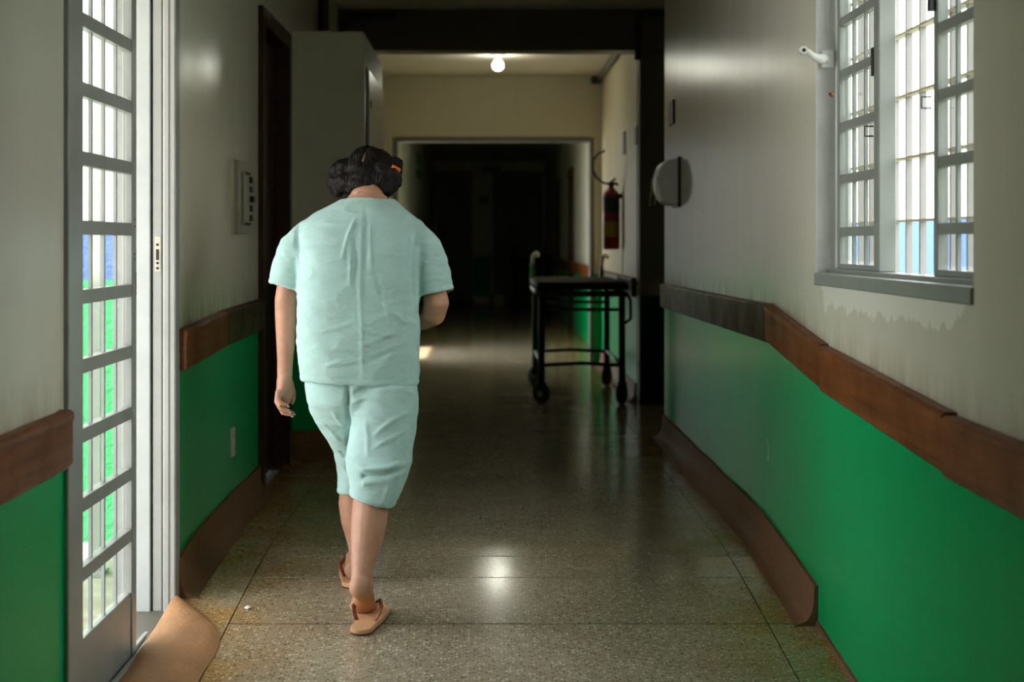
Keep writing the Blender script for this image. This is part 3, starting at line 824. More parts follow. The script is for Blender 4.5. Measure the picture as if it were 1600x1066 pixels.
# ------------------------------------------------------------------ wheeled stretchers
def stretcher(name, x0, x1, y0, y1, label, flip=False):
    zf = FZ
    root = empty(name, ((x0+x1)/2, (y0+y1)/2, zf), label, 'stretcher', 'wheeled stretchers')
    top = zf + 0.87
    ma = MB().box(x0-0.02, x1+0.0, y0-0.22, y1+0.14, top-0.055, top).build('mattress', 'black_vinyl', root, bevel=0.02)
    r = 0.016
    fr = MB()
    for x in (x0, x1-0.02):
        fr.tube([(x, y0-0.2, top-0.085), (x, y1+0.12, top-0.085)], 0.02, 8)
    for y in (y0-0.2, y0, y1, y1+0.12):
        fr.tube([(x0, y, top-0.085), (x1-0.02, y, top-0.085)], 0.018, 8)
    fr.build('bed_frame', 'dark_steel', root, smooth=True)
    lx = (x0+0.02, x1-0.03)
    for y in (y0, y1):
        for x in lx:
            MB().tube([(x, y, zf+0.15), (x, y, top-0.09)], 0.025, 10).build('leg', 'dark_steel', root, smooth=True)
            MB().tube([(x, y, zf+0.11), (x, y, zf+0.17)], 0.017, 10).build('caster_stem', 'dark_steel', root, smooth=True)
            tw = 0.7 if x < (x0+x1)/2 else -0.5
            ax_ = Vector((math.cos(tw), math.sin(tw), 0))*0.017
            cc = Vector((x, y+0.015, zf+0.075))
            cw = MB().tube([cc-ax_, cc+ax_], 0.075, 20).build('caster', 'black_plastic', root, 0.004)
            MB().tube([cc-ax_*1.15, cc+ax_*1.15], 0.022, 12).build('caster_hub', 'grey_plastic', cw)
            MB().box(x-0.034, x-0.026, y-0.025, y+0.04, zf+0.06, zf+0.15).box(x+0.026, x+0.034, y-0.025, y+0.04, zf+0.06, zf+0.15).box(x-0.034, x+0.034, y-0.025, y+0.04, zf+0.145, zf+0.155).build('caster_fork', 'dark_steel', cw)
    for y in (y0, y1):
        MB().tube([(lx[0], y, zf+0.275), ((lx[0]+lx[1])/2, y, zf+0.29), (lx[1], y, zf+0.275)], 0.014, 8).build('stretcher_bar', 'dark_steel', root, smooth=True)
        MB().tube([(lx[0], y, top-0.20), (lx[1], y, top-0.20)], 0.012, 8).build('cross_bar', 'dark_steel', root, smooth=True)
    for x in lx:
        MB().tube([(x, y0, zf+0.28), (x, y1, zf+0.28)], 0.014, 8).build('side_bar', 'dark_steel', root, smooth=True)
    # push bar at the far end
    yy = y1 + 0.14
    for x, h in ((x0, 0.19), (x1-0.06, 0.17)):
        pts = [(x, yy, top-0.08), (x, yy, top+h*0.6), (x+0.01, yy, top+h*0.9), (x+0.03, yy+0.02, top+h), (x+0.05, yy+0.05, top+h*0.92)]
        MB().tube(pts, 0.018, 10).build('push_handle', 'chrome', root, smooth=True)
    MB().tube([(x1+0.0, y0-0.12, top-0.09), (x1+0.02, y0-0.12, top-0.13), (x1+0.02, y0-0.12, top-0.26), (x1-0.03, y0-0.1, top-0.30)], 0.012, 8).build('side_hook', 'dark_steel', root, smooth=True)
    return root
stretcher('wheeled_stretcher', 0.37, 0.99, 10.88, 12.25, 'black wheeled stretcher parked before the dark right pier')
stretcher('wheeled_stretcher', xat(803, 27)+0.0, xat(803, 27)+0.62, 26.6, 28.0, 'distant black wheeled stretcher beyond the doorway')

# scrap of paper
tag(MB().add([P(381, 959, 5.03)*1, P(389, 955, 5.04), P(393, 958, 5.03), P(386, 961, 5.02), P(387, 957, 5.03)+Vector((0,0,0.004))],
    [(0,1,4),(1,2,4),(2,3,4),(3,0,4)]).build('paper_scrap', 'paper'), 'tiny white paper scrap on the floor near the left wall', 'paper')
for o in bpy.data.objects:
    if o.name == 'paper_scrap':
        o.location.z = floor_z(5.03) + 0.002

# ------------------------------------------------------------------ outdoors
struct(MB().box(-12, XL-0.24, -15, 40, -0.45, -0.03).build('ground_left', 'outside_ground'), 'bare ground outside the glazed door', 'ground')
struct(MB().box(1.95, 14, -15, 40, -0.45, -0.03).box(XR+0.1, 1.95, -15, 8.86, -0.45, -0.03).build('ground_right', 'outside_ground'), 'bare ground outside the window', 'ground')
struct(MB().box(-6, XL-0.24, 6.9, 7.1, -0.2, 3.4).build('wall_yard_left', 'outside_left'), 'yard wall in white, blue and green outside the glazed door', 'wall')
struct(MB().box(4.5, 4.7, -4, 40, -0.2, 4.2).build('wall_yard_right', 'outside_right'), 'yard wall in white, blue and green outside the window', 'wall')
struct(MB().box(-2.3, XL-0.24, 11.5, 20, 2.75, 2.9).build('light_blocker_far', 'ceiling_paint'), 'added unseen slab that limits sun through the far side opening', 'light blocker')  # added slab, never in view; its edge lets in only a strip of sun
struct(MB().box(-3.5, XL-0.24, -8, 5.5, 2.75, 2.9).build('light_blocker', 'ceiling_paint'), 'added unseen slab that blocks sun and sky at the glazed door', 'light blocker')  # added slab, never in view; keeps sun and open sky off the door jamb
yp = empty('yard_post', (-1.62, 6.25, -0.03), 'grey steel yard post seen through the door panes', 'post')
box('post_shaft', 'sash_paint', yp, xat(142, 6.2), xat(157, 6.2), 6.2, 6.24, -0.03, 2.9, 0.003)
box('base_plate', 'sash_paint', yp, xat(140, 6.2)-0.01, xat(159, 6.2)+0.01, 6.16, 6.28, -0.03, -0.01, 0.002)

# ------------------------------------------------------------------ the walking person
def hring(c, rx, ry, n=28, e=2.0, tilt=0.0):
    """horizontal superellipse ring; tilt slopes it along x"""
    out = []
    for k in range(n):
        q = 2*math.pi*k/n
        cx, sy = math.cos(q), math.sin(q)
        dx = rx * math.copysign(abs(cx)**(2/e), cx); dy = ry * math.copysign(abs(sy)**(2/e), sy)
        out.append(Vector((c[0]+dx, c[1]+dy, c[2]+tilt*dx)))
    return out

def remeshed(mb, voxel, smooth=4):
    me = mb.mesh('tmp')
    o = bpy.data.objects.new('tmp', me); COL.objects.link(o)
    r = o.modifiers.new('r', 'REMESH'); r.mode = 'VOXEL'; r.voxel_size = voxel
    dg = bpy.context.evaluated_depsgraph_get()
    me2 = bpy.data.meshes.new_from_object(o.evaluated_get(dg))
    bpy.data.objects.remove(o)
    v = np.zeros(len(me2.vertices)*3); me2.vertices.foreach_get('co', v); v = v.reshape(-1, 3)
    e = np.zeros(len(me2.edges)*2, dtype=int); me2.edges.foreach_get('vertices', e); e = e.reshape(-1, 2)
    f = [tuple(p.vertices) for p in me2.polygons]
    bpy.data.meshes.remove(me2)
    return relax(v, e, smooth), e, f

def relax(v, e, it, lam=0.5):
    deg = np.bincount(e.ravel(), minlength=len(v))[:, None]
    for _ in range(it):
        s = np.zeros_like(v)
        np.add.at(s, e[:, 0], v[e[:, 1]]); np.add.at(s, e[:, 1], v[e[:, 0]])
        v = v*(1-lam) + lam*s/np.maximum(deg, 1)
    return v

def vnormals(v, f):
    n = np.zeros_like(v)
    fa = np.array([x if len(x) == 4 else (*x, x[-1]) for x in f])
    fn = np.cross(v[fa[:, 2]]-v[fa[:, 0]], v[fa[:, 3]]-v[fa[:, 1]])
    for k in range(4): np.add.at(n, fa[:, k], fn)
    return n / np.maximum(np.linalg.norm(n, axis=1), 1e-12)[:, None]

def mesh_obj(name, v, f, mat, parent=None, thick=0):
    keep = sorted(set(i for x in f for i in x)); mp = {a: i for i, a in enumerate(keep)}
    v = v[keep]; f = [tuple(mp[i] for i in x) for x in f]
    org = Vector(((v[:,0].min()+v[:,0].max())/2, (v[:,1].min()+v[:,1].max())/2, v[:,2].min()))
    me = bpy.data.meshes.new(name)
    me.from_pydata([tuple(p) for p in (v - np.array(org))], [], f)
    for p in me.polygons: p.use_smooth = True
    me.materials.append(M[mat])
    o = bpy.data.objects.new(name, me); link(o, parent, org)
    if thick:
        s = o.modifiers.new('thick', 'SOLIDIFY'); s.thickness = thick; s.offset = -1
    return o

def seg_dist(p, a, b):
    a = np.array(a); b = np.array(b); d = b - a
    t = np.clip(((p - a) @ d) / (d @ d), 0, 1)
    return np.linalg.norm(p - (a + t[:, None]*d), axis=1), t

# ---- body
B = MB()
def limb(pts, seg=16):
    """pts: (px, py, Y, r or (ru, rw))"""
    B.tube([P(a, b, c) for a, b, c, _ in pts], [r for *_, r in pts], seg)
# trunk and neck
trunk = [(563, 620, 5.05, .165, .120), (562, 590, 5.05, .175, .125), (561, 540, 5.05, .178, .130), (561, 480, 5.05, .175, .125),
         (562, 420, 5.06, .17, .115), (563, 375, 5.08, .165, .105), (566, 345, 5.09, .13, .09), (572, 322, 5.12, .085, .07), (575, 305, 5.14, .062, .060)]
B.loft([hring(P(a, b, c), rx, ry, 28, 2.3) for a, b, c, rx, ry in trunk])
B.tube([P(573, 318, 5.12), P(577, 300, 5.16), P(580, 288, 5.20)], [.062, .056, .056], 18)
# head frame: bowed and turned a little to the right
HC = P(579, 285, 5.225)
yaw, pitch = math.radians(14), math.radians(-38)
fwd = Vector((math.sin(yaw)*math.cos(pitch), math.cos(yaw)*math.cos(pitch), math.sin(pitch)))
rgt = Vector((math.cos(yaw), -math.sin(yaw), 0)); upv = rgt.cross(fwd)
def H(r, f, u): return HC + rgt*r + fwd*f + upv*u
def headring(u, f0, rr, rf, n=22):
    return [H(rr*math.cos(q), f0 + rf*math.sin(q), u) for q in [2*math.pi*k/n for k in range(n)]]
B.loft([headring(-.115, .055, .012, .014), headring(-.108, .05, .032, .035), headring(-.085, .035, .050, .060), headring(-.055, .018, .062, .078),
        headring(-.02, .008, .070, .088), headring(.02, .0, .074, .094), headring(.055, -.002, .071, .09), headring(.085, -.004, .055, .07),
        headring(.104, -.004, .028, .036), headring(.109, -.004, .008, .010)])
B.tube([H(0, .088, .01), H(0, .104, -.018), H(0, .112, -.036), H(0, .092, -.046)], [.008, .010, .014, .008], 10)        # nose
B.tube([H(-.022, .086, -.066), H(0, .094, -.066), H(.022, .086, -.066)], [.005, .009, .005], 8)                       # lips
B.tube([H(-.045, .078, .018), H(0, .092, .020), H(.045, .078, .018)], [.008, .010, .008], 8)                          # brow
for s in (-1, 1):
    B.tube([H(s*.068, -.004, .012), H(s*.084, -.012, .012), H(s*.086, -.012, -.016), H(s*.072, .002, -.034)], [.007, .011, .010, .007], 8)   # ears
# left arm, hanging
limb([(490, 375, 5.08, .035), (466, 392, 5.08, .036), (453, 430, 5.075, .037), (446.5, 470, 5.075, .0370), (446.5, 500, 5.09, .0355), (446.5, 535, 5.10, .0315), (445.5, 565, 5.11, .0265), (445, 584, 5.12, (.026, .024)), (445.5, 596, 5.12, (.022, .026))])
B.tube([P(445, 586, 5.12), P(444, 598, 5.122), P(441, 612, 5.125), P(438, 619, 5.125)], [(.030, .024), (.036, .026), (.040, .020), (.038, .014)], 14)
B.tube([P(447, 590, 5.13), P(452, 603, 5.14), P(454, 616, 5.15)], [.018, .019, .013], 10)                             # ball of the thumb
B.tube([P(446, 594, 5.125), P(446, 608, 5.135), P(447, 622, 5.14), P(449, 632, 5.142)], [.020, .022, .019, .010], 10)
fing = [[(435, 610, 5.092), (433.5, 622, 5.088), (439, 630.5, 5.088), (449, 632.5, 5.092)],
        [(434.5, 612, 5.112), (432.5, 628, 5.108), (439, 639, 5.106), (452, 642, 5.11)],
        [(436, 614, 5.132), (435.5, 633, 5.130), (442.5, 645.5, 5.128), (455, 648, 5.13)],
        [(439, 613, 5.150), (440, 632, 5.152), (447, 643, 5.152), (458, 645, 5.152)],
        [(453, 600, 5.150), (458, 611, 5.165), (458.5, 622, 5.168), (456, 630, 5.165)]]
for i, ch in enumerate(fing):
    r = [.0092, .0098, .0100, .0096, .0105][i]
    B.tube([P(*q) for q in ch], [r*1.05, r, r*.95, r*.74], 10)
    B.ball(P(*ch[-1]), r*.74, 8, 5)
# right arm, bent at the elbow, forearm across the front
limb([(636, 375, 5.09, .035), (660, 392, 5.075, .036), (675, 440, 5.06, .041), (682, 475, 5.055, .043), (678, 490, 5.07, .041), (660, 497, 5.13, .042), (635, 498, 5.20, .038), (610, 495, 5.25, .030), (598, 493, 5.27, (.030, .022))])
B.tube([P(600, 493, 5.265), P(585, 490, 5.28), P(572, 488, 5.285)], [(.032, .018), (.040, .016), (.038, .013)], 12)
for k in range(4):
    dz = -0.027 + 0.018*k
    a = P(573, 488, 5.285) + Vector((0, 0, dz)); l = [.052, .062, .066, .056][k]
    B.tube([a, a+Vector((-l*.5, .004, 0)), a+Vector((-l*.85, -.006, 0)), a+Vector((-l*1.1, -.018, 0))], [.0092, .009, .0085, .007], 8)
a = P(592, 484, 5.27); B.tube([a, a+Vector((-.02, -.005, .03)), a+Vector((-.045, -.012, .045))], [.012, .0105, .008], 8)
# right leg (trailing, heel lifted)
limb([(602, 610, 5.05, .085), (600, 660, 5.02, .075), (594, 715, 4.97, .06), (588, 755, 4.935, .054), (580, 782, 4.915, .0585), (577, 812, 4.895, .0585), (573.5, 840, 4.875, .0525), (570, 866, 4.855, .0435), (566.5, 892, 4.835, .0355), (564.5, 908, 4.825, .0335), (563.8, 916, 4.818, .030)])
B.ball(P(563, 917, 4.808), (.036, .036, .040), 18, 12)
gz = floor_z(4.9) + 0.024
ball_c = Vector((-0.395, 4.925, gz + 0.020)); heel_c = P(562.8, 919, 4.812)
mid = heel_c.lerp(ball_c, 0.5) + Vector((0.006, 0.016, 0.008))
B.tube([heel_c, heel_c.lerp(mid, .5)+Vector((0, .004, .002)), mid, mid.lerp(ball_c, .55), ball_c, ball_c+Vector((.004, .035, -.002))],
       [(.034, .035), (.033, .033), (.031, .032), (.027, .037), (.022, .045), (.017, .043)], 16)
B.tube([P(565, 900, 4.84), mid+Vector((0, .03, .02)), ball_c+Vector((0, .01, .004))], [.032, .030, .022], 12)
for k, (dx, l, r) in enumerate(((-.030, .052, .0135), (-.009, .050, .0100), (.009, .045, .0095), (.024, .038, .009), (.037, .028, .0085))):
    a = ball_c + Vector((dx, .022, -.004)); B.tube([a, a+Vector((.002, l*.6, 0.003)), a+Vector((.003, l, -.006))], [r, r, r*.8], 8)
# left leg (leading, flat foot)
limb([(520, 610, 5.06, .078), (533, 655, 5.115, .055), (548, 705, 5.195, .040), (553, 745, 5.24, .042), (553, 785, 5.27, .0535), (557, 815, 5.285, .053), (561, 845, 5.295, .042), (562, 868, 5.30, .034), (560, 884, 5.30, .033), (557, 896, 5.295, .036)])
lz = floor_z(5.3) + 0.022
hl = Vector((xat(552, 5.27), 5.275, lz + .030)); bl = Vector((xat(549, 5.27), 5.275+.165, lz + .021 + .012))
B.tube([hl + Vector((0, -.012, 0)), hl, hl.lerp(bl, .5)+Vector((.004, 0, .012)), bl, bl+Vector((-.002, .035, -.003))], [(.026, .026), (.031, .033), (.032, .035), (.021, .044), (.016, .042)], 16)
B.tube([P(559, 880, 5.30), hl.lerp(bl, .45)+Vector((0, 0, .028)), bl+Vector((0, -.02, .006))], [.033, .032, .022], 12)
for k, (dx, l, r) in enumerate(((.030, .052, .0135), (.009, .050, .0100), (-.009, .045, .0095), (-.024, .038, .009), (-.037, .028, .0085))):
    a = bl + Vector((dx, .022, -.004)); B.tube([a, a+Vector((0, l*.6, 0.006)), a+Vector((0, l, .004))], [r, r, r*.8], 8)
v, e, f = remeshed(B, 0.0042, 3)
person = mesh_obj('person', v, f, 'skin')
tag(person, 'person walking away in pale aqua scrubs and flip-flops, head bowed', 'person')
nv_ = vnormals(v, f)
sf = np.clip((-nv_[:, 2]-0.05)/0.5, 0, 1) * np.clip((0.27-v[:, 2])/0.05, 0, 1) * (v[:, 1] < 5.06)
at_ = person.data.attributes.new('sole', 'FLOAT', 'POINT')
at_.data.foreach_set('value', sf.astype(np.float32))
# eyes and nails
for s in (-1, 1):
    ey_ = MB().ball(H(s*.031, .082, .002), .011, 10, 6).build('eye', 'eye_white', person, smooth=True)
    MB().ball(H(s*.031, .090, .002), .005, 8, 5).build('pupil', 'black_plastic', ey_, smooth=True)
for i, ch in enumerate(fing[:4]):
    a = P(*ch[-1]); d = (P(*ch[-1]) - P(*ch[-2])).normalized()
    MB().ball(a + d*.004 + Vector((0, -.002, -.0055)), (.005, .0045, .0022), 8, 5).build('fingernail', 'nail', person, smooth=True)

# ---- clothes
rng = np.random.default_rng(7)
def vnoise(v, s, seed=0, stretch=(1, 1, 1)):
    return np.array([mnoise.noise(Vector((p[0]*s*stretch[0]+seed, p[1]*s*stretch[1], p[2]*s*stretch[2]))) for p in v])

def crease(v, d, pts, amp, w):
    pts = [np.array(p) for p in pts]
    best = np.full(len(v), 9.0); tt = np.zeros(len(v)); n = len(pts)-1
    for i in range(n):
        ds, t = seg_dist(v, pts[i], pts[i+1]); k = ds < best
        best[k] = ds[k]; tt[k] = (i + t[k]) / n
    fall = np.clip(np.minimum(tt, 1-tt)*6, 0, 1)
    d += amp * np.exp(-(best/w)**2) * (0.25 + 0.75*fall)

# shirt
S = MB()
ST = [(562.5, 598, 5.055, .1955, .152, 2.5), (562, 580, 5.055, .197, .153, 2.5), (560.5, 540, 5.05, .202, .155, 2.5), (560, 480, 5.045, .2005, .150, 2.5), (560.5, 430, 5.045, .197, .143, 2.5),
      (562, 388, 5.06, .204, .135, 2.4), (563, 364, 5.075, .203, .125, 2.3), (564.5, 345, 5.088, .186, .114, 2.2), (567, 334, 5.095, .160, .106, 2.2), (570, 324, 5.105, .128, .098, 2.1), (573, 312, 5.125, .092, .086, 2.0), (574, 302, 5.14, .070, .074, 2.0), (575, 297.5, 5.145, .064, .068, 2)]
S.loft([hring(P(a, b, c), rx, ry, 36, ex_, tilt=(-0.045 if i == 0 else (-0.03 if i == 1 else 0))) for i, (a, b, c, rx, ry, ex_) in enumerate(ST)])
def sleeve(pts):
    S.tube([P(a, b, c) for a, b, c, _ in pts], [r for *_, r in pts], 20)
sleeve([(512, 376, 5.075, (.060, .045)), (486, 374, 5.075, (.070, .052)), (466, 392, 5.072, (.070, .055)), (453, 424, 5.07, (.066, .0525)), (446, 450, 5.07, (.062, .0505))])
sleeve([(616, 376, 5.08, (.060, .045)), (643, 374, 5.075, (.070, .054)), (662, 393, 5.065, (.070, .058)), (673, 427, 5.055, (.066, .0575)), (680.5, 460, 5.05, (.064, .0555))])
v, e, f = remeshed(S, 0.0056, 9)
n = vnormals(v, f)
# open the hems: drop the faces that close the bottom, the sleeves and the neck
cen = np.array([v[list(x)].mean(axis=0) for x in f]); fn = np.array([n[list(x)].mean(axis=0) for x in f])
def hem_cut(cen, fn, c, ax, rad, thr=0.75, d=0.02):
    c = np.array(c); ax = np.array(Vector(ax).normalized())
    q = cen - c
    return (np.abs(q @ ax) < d) & (np.linalg.norm(q - np.outer(q @ ax, ax), axis=1) < rad) & (fn @ ax > thr)
la = (P(446, 450, 5.07) - P(453, 422, 5.07)).normalized(); ra = (P(680.5, 460, 5.05) - P(673, 425, 5.055)).normalized()
cut = hem_cut(cen, fn, P(562.5, 598, 5.055), (-0.045, 0, -1), .3) | hem_cut(cen, fn, P(446, 450, 5.07), la, .1) | hem_cut(cen, fn, P(680.5, 460, 5.05), ra, .1) | hem_cut(cen, fn, P(575, 297.5, 5.145), (0, 0, 1), .1, .45, .03)
f = [x for x, c in zip(f, cut) if not c]
d = 0.0042*vnoise(v, 9, 3, (1, 1, 1.4)) + 0.0026*vnoise(v, 24, 9, (0.6, 1, 1.7)) + 0.0022*(1-np.abs(vnoise(v, 13, 21, (0.5, 1, 1.5)))*2.2).clip(0)**5
BY = 4.90
def Q(px, py, Y=None):
    # a point on the back of the shirt
    return P(px, py, Y if Y else 4.905)
def back(p):      # nearest surface point on the camera side
    p = np.array(p); m_ = n[:, 1] < -0.1
    idx = np.nonzero(m_)[0]
    k = idx[np.argmin((v[idx, 0]-p[0])**2 + (v[idx, 2]-p[2])**2)]
    return v[k]
folds = [([(566, 322), (567, 380), (567, 450), (570, 540), (571, 588)], .0032, .008), ([(572, 330), (573, 400), (572, 460)], -.004, .008),
         ([(556, 342), (547, 370), (537, 405)], .0055, .006), ([(556, 372), (559, 410), (558, 440)], -.005, .007), ([(549, 368), (553, 410), (551, 448)], .004, .006),
         ([(578, 352), (580, 385), (584, 420)], .004, .006), ([(585, 420), (597, 450), (603, 480)], -.004, .01),
         ([(650, 362), (646, 400), (648, 450), (652, 480)], -.008, .009), ([(640, 350), (636, 380), (640, 410)], .004, .008),
         ([(465, 350), (466, 390), (467, 440), (466, 470)], -.008, .008), ([(458, 350), (456, 380)], .003, .007),
         ([(467, 478), (500, 488), (540, 494)], .004, .006), ([(466, 510), (510, 515), (560, 503)], .004, .006), ([(560, 510), (605, 520), (650, 515)], .0045, .007),
         ([(566, 540), (610, 522), (652, 530)], .004, .006), ([(466, 548), (500, 540), (555, 545)], .0035, .006), ([(470, 560), (520, 566), (570, 560)], .004, .006),
         ([(575, 565), (610, 548), (652, 545)], -.004, .007), ([(468, 536), (490, 550), (510, 556)], -.004, .006), ([(600, 470), (630, 500), (652, 508)], .004, .008),
         ([(480, 420), (510, 410), (540, 404)], .0025, .007), ([(590, 400), (620, 396), (645, 405)], .003, .007), ([(590, 445), (606, 480), (612, 505)], .003, .007),
         ([(665, 400), (685, 408), (695, 402)], .003, .006), ([(660, 440), (680, 434), (697, 438)], .003, .006), ([(660, 425), (672, 405), (685, 392)], .003, .006),
         ([(430, 430), (445, 425), (462, 430)], .0025, .006), ([(440, 395), (452, 405), (464, 400)], .002, .006)]
for pts, amp, w in folds:
    crease(v, d, [back(P(a, b, 5.0)) for a, b in pts], amp*1.35, w*0.9)
def hemgroove(c, ax, off, rad):
    q = v - np.array(c); h = -(q @ np.array(Vector(ax).normalized()))
    near = np.linalg.norm(q - np.outer(q @ np.array(Vector(ax).normalized()), np.array(Vector(ax).normalized())), axis=1) < rad
    return near * (-0.0022*np.exp(-((h-off)/.004)**2) + 0.0012*(h < off)*(h > -.02))
d += hemgroove(P(562.5, 598, 5.055), (-0.045, 0, -1), .022, .3) + hemgroove(P(446, 450, 5.07), la, .02, .085) + hemgroove(P(680.5, 460, 5.05), ra, .02, .085)
v = v + n*d[:, None]
shirt = mesh_obj('shirt', v, f, 'scrub_cloth', person, 0.003)

# cropped trousers
T = MB()
HP = [(563, 570, 5.06, .178, .135, 2.4), (563.5, 600, 5.055, .184, .142, 2.4), (563.5, 628, 5.055, .175, .138, 2.3), (561, 648, 5.06, .140, .11, 2.2), (558, 664, 5.06, .09, .07, 2.2)]
T.loft([hring(P(a, b, c), rx, ry, 32, ex_) for a, b, c, rx, ry, ex_ in HP])
LEG_R = [(602, 600, 5.03, .104, .125), (601, 640, 5.01, .110, .118), (597, 680, 4.985, .108, .105), (593, 706, 4.965, .107, .098), (592, 722, 4.95, .109, .096), (590, 742, 4.94, .099, .092), (586.5, 764, 4.93, .084, .086), (580, 784, 4.92, .0705, .080)]
LEG_L = [(522, 595, 5.06, .096, .13), (525, 620, 5.08, .092, .125), (526, 640, 5.10, .090, .115), (531, 658, 5.125, .083, .106), (538.5, 674, 5.15, .076, .10), (544.5, 692, 5.18, .066, .093), (549, 706, 5.20, .059, .088), (552, 729, 5.225, .056, .083), (552.5, 750, 5.24, .0555, .08), (552, 770, 5.25, .0545, .078)]
T.loft([hring(P(a, b, c), rx, ry, 30, 2.2, tilt=(-.30 if i == len(LEG_R)-1 else (-.15 if i == len(LEG_R)-2 else 0))) for i, (a, b, c, rx, ry) in enumerate(LEG_R)])
T.loft([hring(P(a, b, c), rx, ry, 30, 2.2) for a, b, c, rx, ry in LEG_L])
v, e, f = remeshed(T, 0.0055, 9)
n = vnormals(v, f)
cen = np.array([v[list(x)].mean(axis=0) for x in f]); fn = np.array([n[list(x)].mean(axis=0) for x in f])
rc, lc = P(580, 784, 4.92), P(552, 770, 5.25)
cut = hem_cut(cen, fn, rc, (-.30, 0, -1), .12, .7, .03) | hem_cut(cen, fn, lc, (0, 0, -1), .1, .7, .02) | hem_cut(cen, fn, P(563, 570, 5.06), (0, 0, 1), .25)
f = [x for x, c in zip(f, cut) if not c]
d = 0.0036*vnoise(v, 8, 13, (1, 1, 1.3)) + 0.0018*vnoise(v, 22, 2, (1, 1, 1.5))
for pts, amp, w in [([(548, 592), (548, 625), (546, 660), (541, 700)], -.012, .008), ([(556, 600), (575, 592), (600, 590)], .004, .007), ([(553, 612), (570, 606), (592, 602)], -.0045, .007),
                    ([(552, 625), (575, 618), (600, 622)], .005, .007), ([(552, 645), (580, 640), (612, 650)], .004, .008), ([(640, 640), (615, 652), (590, 672)], .005, .008),
                    ([(642, 665), (620, 676), (590, 690)], .005, .008), ([(545, 712), (575, 724), (610, 722), (630, 716)], .009, .009), ([(545, 722), (575, 734), (612, 732), (640, 722)], -.010, .008), ([(548, 740), (575, 744), (615, 738)], .006, .008),
                    ([(636, 700), (640, 716), (632, 740)], .005, .008), ([(575, 650), (580, 680), (578, 705)], .003, .01), ([(524, 712), (532, 722), (538, 722)], -.007, .007), ([(500, 660), (515, 675), (530, 695)], .004, .009),
                    ([(525, 640), (535, 665), (536, 700)], .004, .01), ([(612, 745), (606, 765), (600, 778)], .004, .008), ([(625, 735), (618, 752), (610, 775)], -.004, .007), ([(528, 735), (535, 750), (540, 765)], .003, .007), ([(605, 600), (640, 612), (650, 616)], .004, .008)]:
    crease(v, d, [back(P(a, b, 5.0)) for a, b in pts], amp*1.35, w*0.9)
d += hemgroove(rc, (-.30, 0, -1), .024, .12) + hemgroove(lc, (0, 0, -1), .022, .08)
v = v + n*d[:, None]
trousers = mesh_obj('cropped_trousers', v, f, 'scrub_cloth', person, 0.003)

# hair: cap with a centre parting and two bunches
Hh = MB()
Hh.loft([headring(-.098, -.052, .044, .034), headring(-.075, -.050, .066, .052), headring(-.045, -.036, .086, .074), headring(-.01, -.020, .094, .094), headring(.03, -.013, .094, .102), headring(.065, -.012, .083, .094), headring(.095, -.012, .060, .070), headring(.112, -.012, .034, .040), headring(.119, -.012, .010, .012)])
for s, k in ((-1, 1.0), (1, 0.95)):
    Hh.tube([H(s*.055, -.050, .03), H(s*.080, -.056, .012), H(s*.094, -.056, -.015), H(s*.096, -.05, -.045), H(s*.090, -.044, -.072), H(s*.084, -.040, -.094)], [.035, .040*k, .041*k, .037*k, .026*k, .010], 14)
for s in (-1, 1):
    Hh.ball(H(s*.066, -.068, -.016), (.040, .034, .046), 14, 9)
    Hh.ball(H(s*.062, -.066, -.052), (.034, .030, .034), 14, 9)
    Hh.ball(H(s*.083, -.030, .045), (.030, .044, .034), 14, 9)
v, e, f = remeshed(Hh, 0.0038, 12)
n = vnormals(v, f)
lu = (v - np.array(HC)) @ np.array(rgt); lf_ = (v - np.array(HC)) @ np.array(fwd); lh = (v - np.array(HC)) @ np.array(upv)
d = 0.0014*np.sin(lf_*240 + lu*700 + 9*vnoise(v, 22, 1)) + 0.0065*vnoise(v, 26, 4) + 0.004*vnoise(v, 60, 8) - 0.007*np.exp(-(lu/.0045)**2)*(lf_ < .08)*(lh > -.02)
v = v + n*d[:, None]
hair = mesh_obj('hair', v, f, 'hair', person)
part = [H(0, -.108, .0), H(0, -.106, .03), H(0, -.097, .06), H(0, -.075, .09)]
MB().tube([p - fwd*.0 for p in part], .0022, 6).build('parting', 'skin', hair, smooth=True)
cpt = P(616.5, 267, 5.125)
MB().box(-.016, .016, -.007, .007, -.008, .008).build('tmpclip', 'clip_orange')
tc = bpy.data.objects['tmpclip']; tc.name = 'hair_clip'; tc.data.name = 'hair_clip'
tc.parent = person; tc.location = cpt - WORLDPOS[person]; tc.rotation_euler = (0.3, 0.5, 0.3)
bv = tc.modifiers.new('bevel', 'BEVEL'); bv.width = 0.003; bv.segments = 2
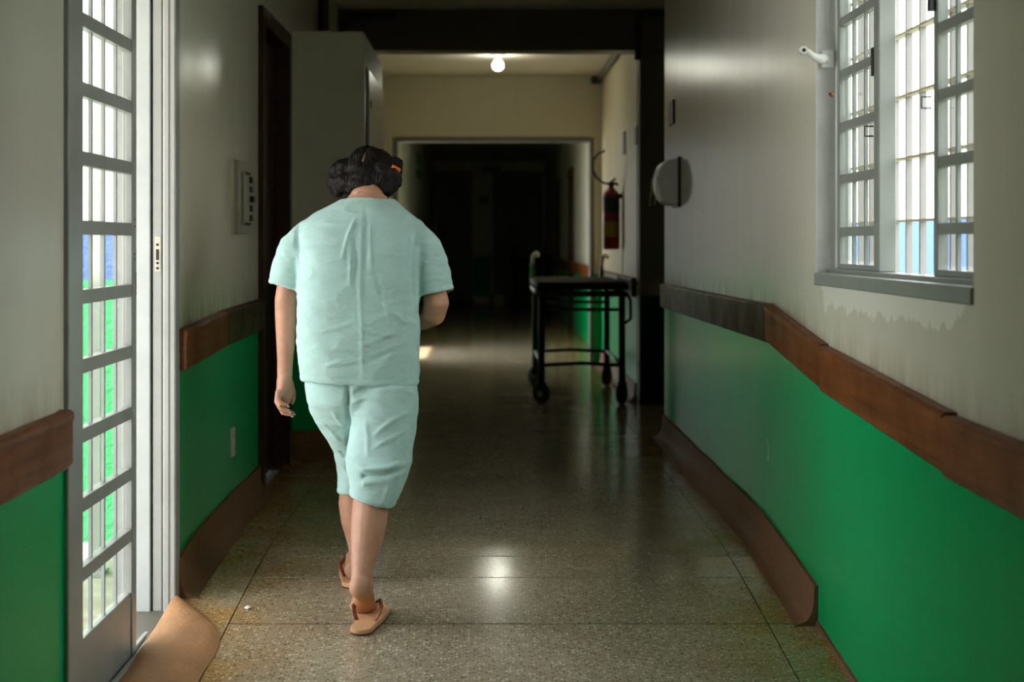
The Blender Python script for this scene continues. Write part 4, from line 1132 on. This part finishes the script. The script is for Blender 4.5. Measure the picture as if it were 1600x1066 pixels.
# stray strands
rs = random.Random(3); Sm = MB()
for k in range(46):
    s = rs.choice((-1, 1)); a = H(s*rs.uniform(.085, .115), rs.uniform(-.085, -.04), rs.uniform(-.05, .0))
    dv = rgt*s*rs.uniform(-.004, .012) - upv*rs.uniform(.02, .05) + fwd*rs.uniform(-.014, .014)
    Sm.tube([a, a+dv*.5+rgt*s*rs.uniform(0, .008), a+dv], [.0016, .0013, .0005], 4, caps=False)
Sm.build('loose_strands', 'hair', hair)['kind'] = 'stuff'

# flip-flops
def flipflop(heel, ang, roll, side, label):
    L, n_ = 0.262, 22
    def outline(inset=0):
        o = []
        for k in range(2*n_):
            t = k/n_ if k < n_ else (2*n_-k)/n_
            t = 0.5 - 0.5*math.cos(math.pi*t)
            w = 0.036 + 0.013*math.sin(max(0, (t-0.25)/0.75)*math.pi*0.72)
            w *= math.sqrt(max(0.0, 1-((0.13-t)/0.13)**2)) if t < 0.13 else (math.sqrt(max(0.0, 1-((t-0.82)/0.18)**2)) if t > 0.82 else 1)
            w = max(w, 0.002)
            o.append((w*(1 if k < n_ else -1) + 0.004*side*math.sin(t*3), t*L))
        return o
    ca, sa = math.cos(ang), math.sin(ang)
    def W(p, h):
        x = heel[0] + p[0]*ca + p[1]*sa; y = heel[1] - p[0]*sa + p[1]*ca
        return Vector((x, y, floor_z(y) + h))
    o = outline()
    th = 0.021
    so = MB().loft([[W(p, h) for p in o] for h in (0.006, th)]).build('flip_flop', 'sandal_foam', person, 0.003)
    MB().loft([[W((p[0]*.97, p[1]*.985+.002), h) for p in o] for h in (0.0012, 0.006)]).build('outsole', 'sandal_under', so)
    toe = W((0.004*side, L*.74), th)
    for sx in (-1, 1):
        a = W((sx*.027, L*.34), th-.004)
        top1 = W((sx*.046, L*.44), th+.034); top2 = W((sx*.030, L*.60), th+.046)
        MB().tube([a, a.lerp(top1, .5)+Vector((sx*.004, 0, .004)), top1, top2, toe+Vector((0, 0, .02)), toe], [(.003, .008), (.003, .008), (.0028, .008), (.003, .007), (.0035, .005), .0035], 8).build('strap', 'sandal_strap', so, smooth=True)
    if label: so['label'] = label
    return so
flipflop((xat(565, 4.77)-0.008, 4.765), math.radians(9), 0, 1, None)
flipflop((xat(551, 5.25), 5.235), math.radians(-3), 0, -1, None)
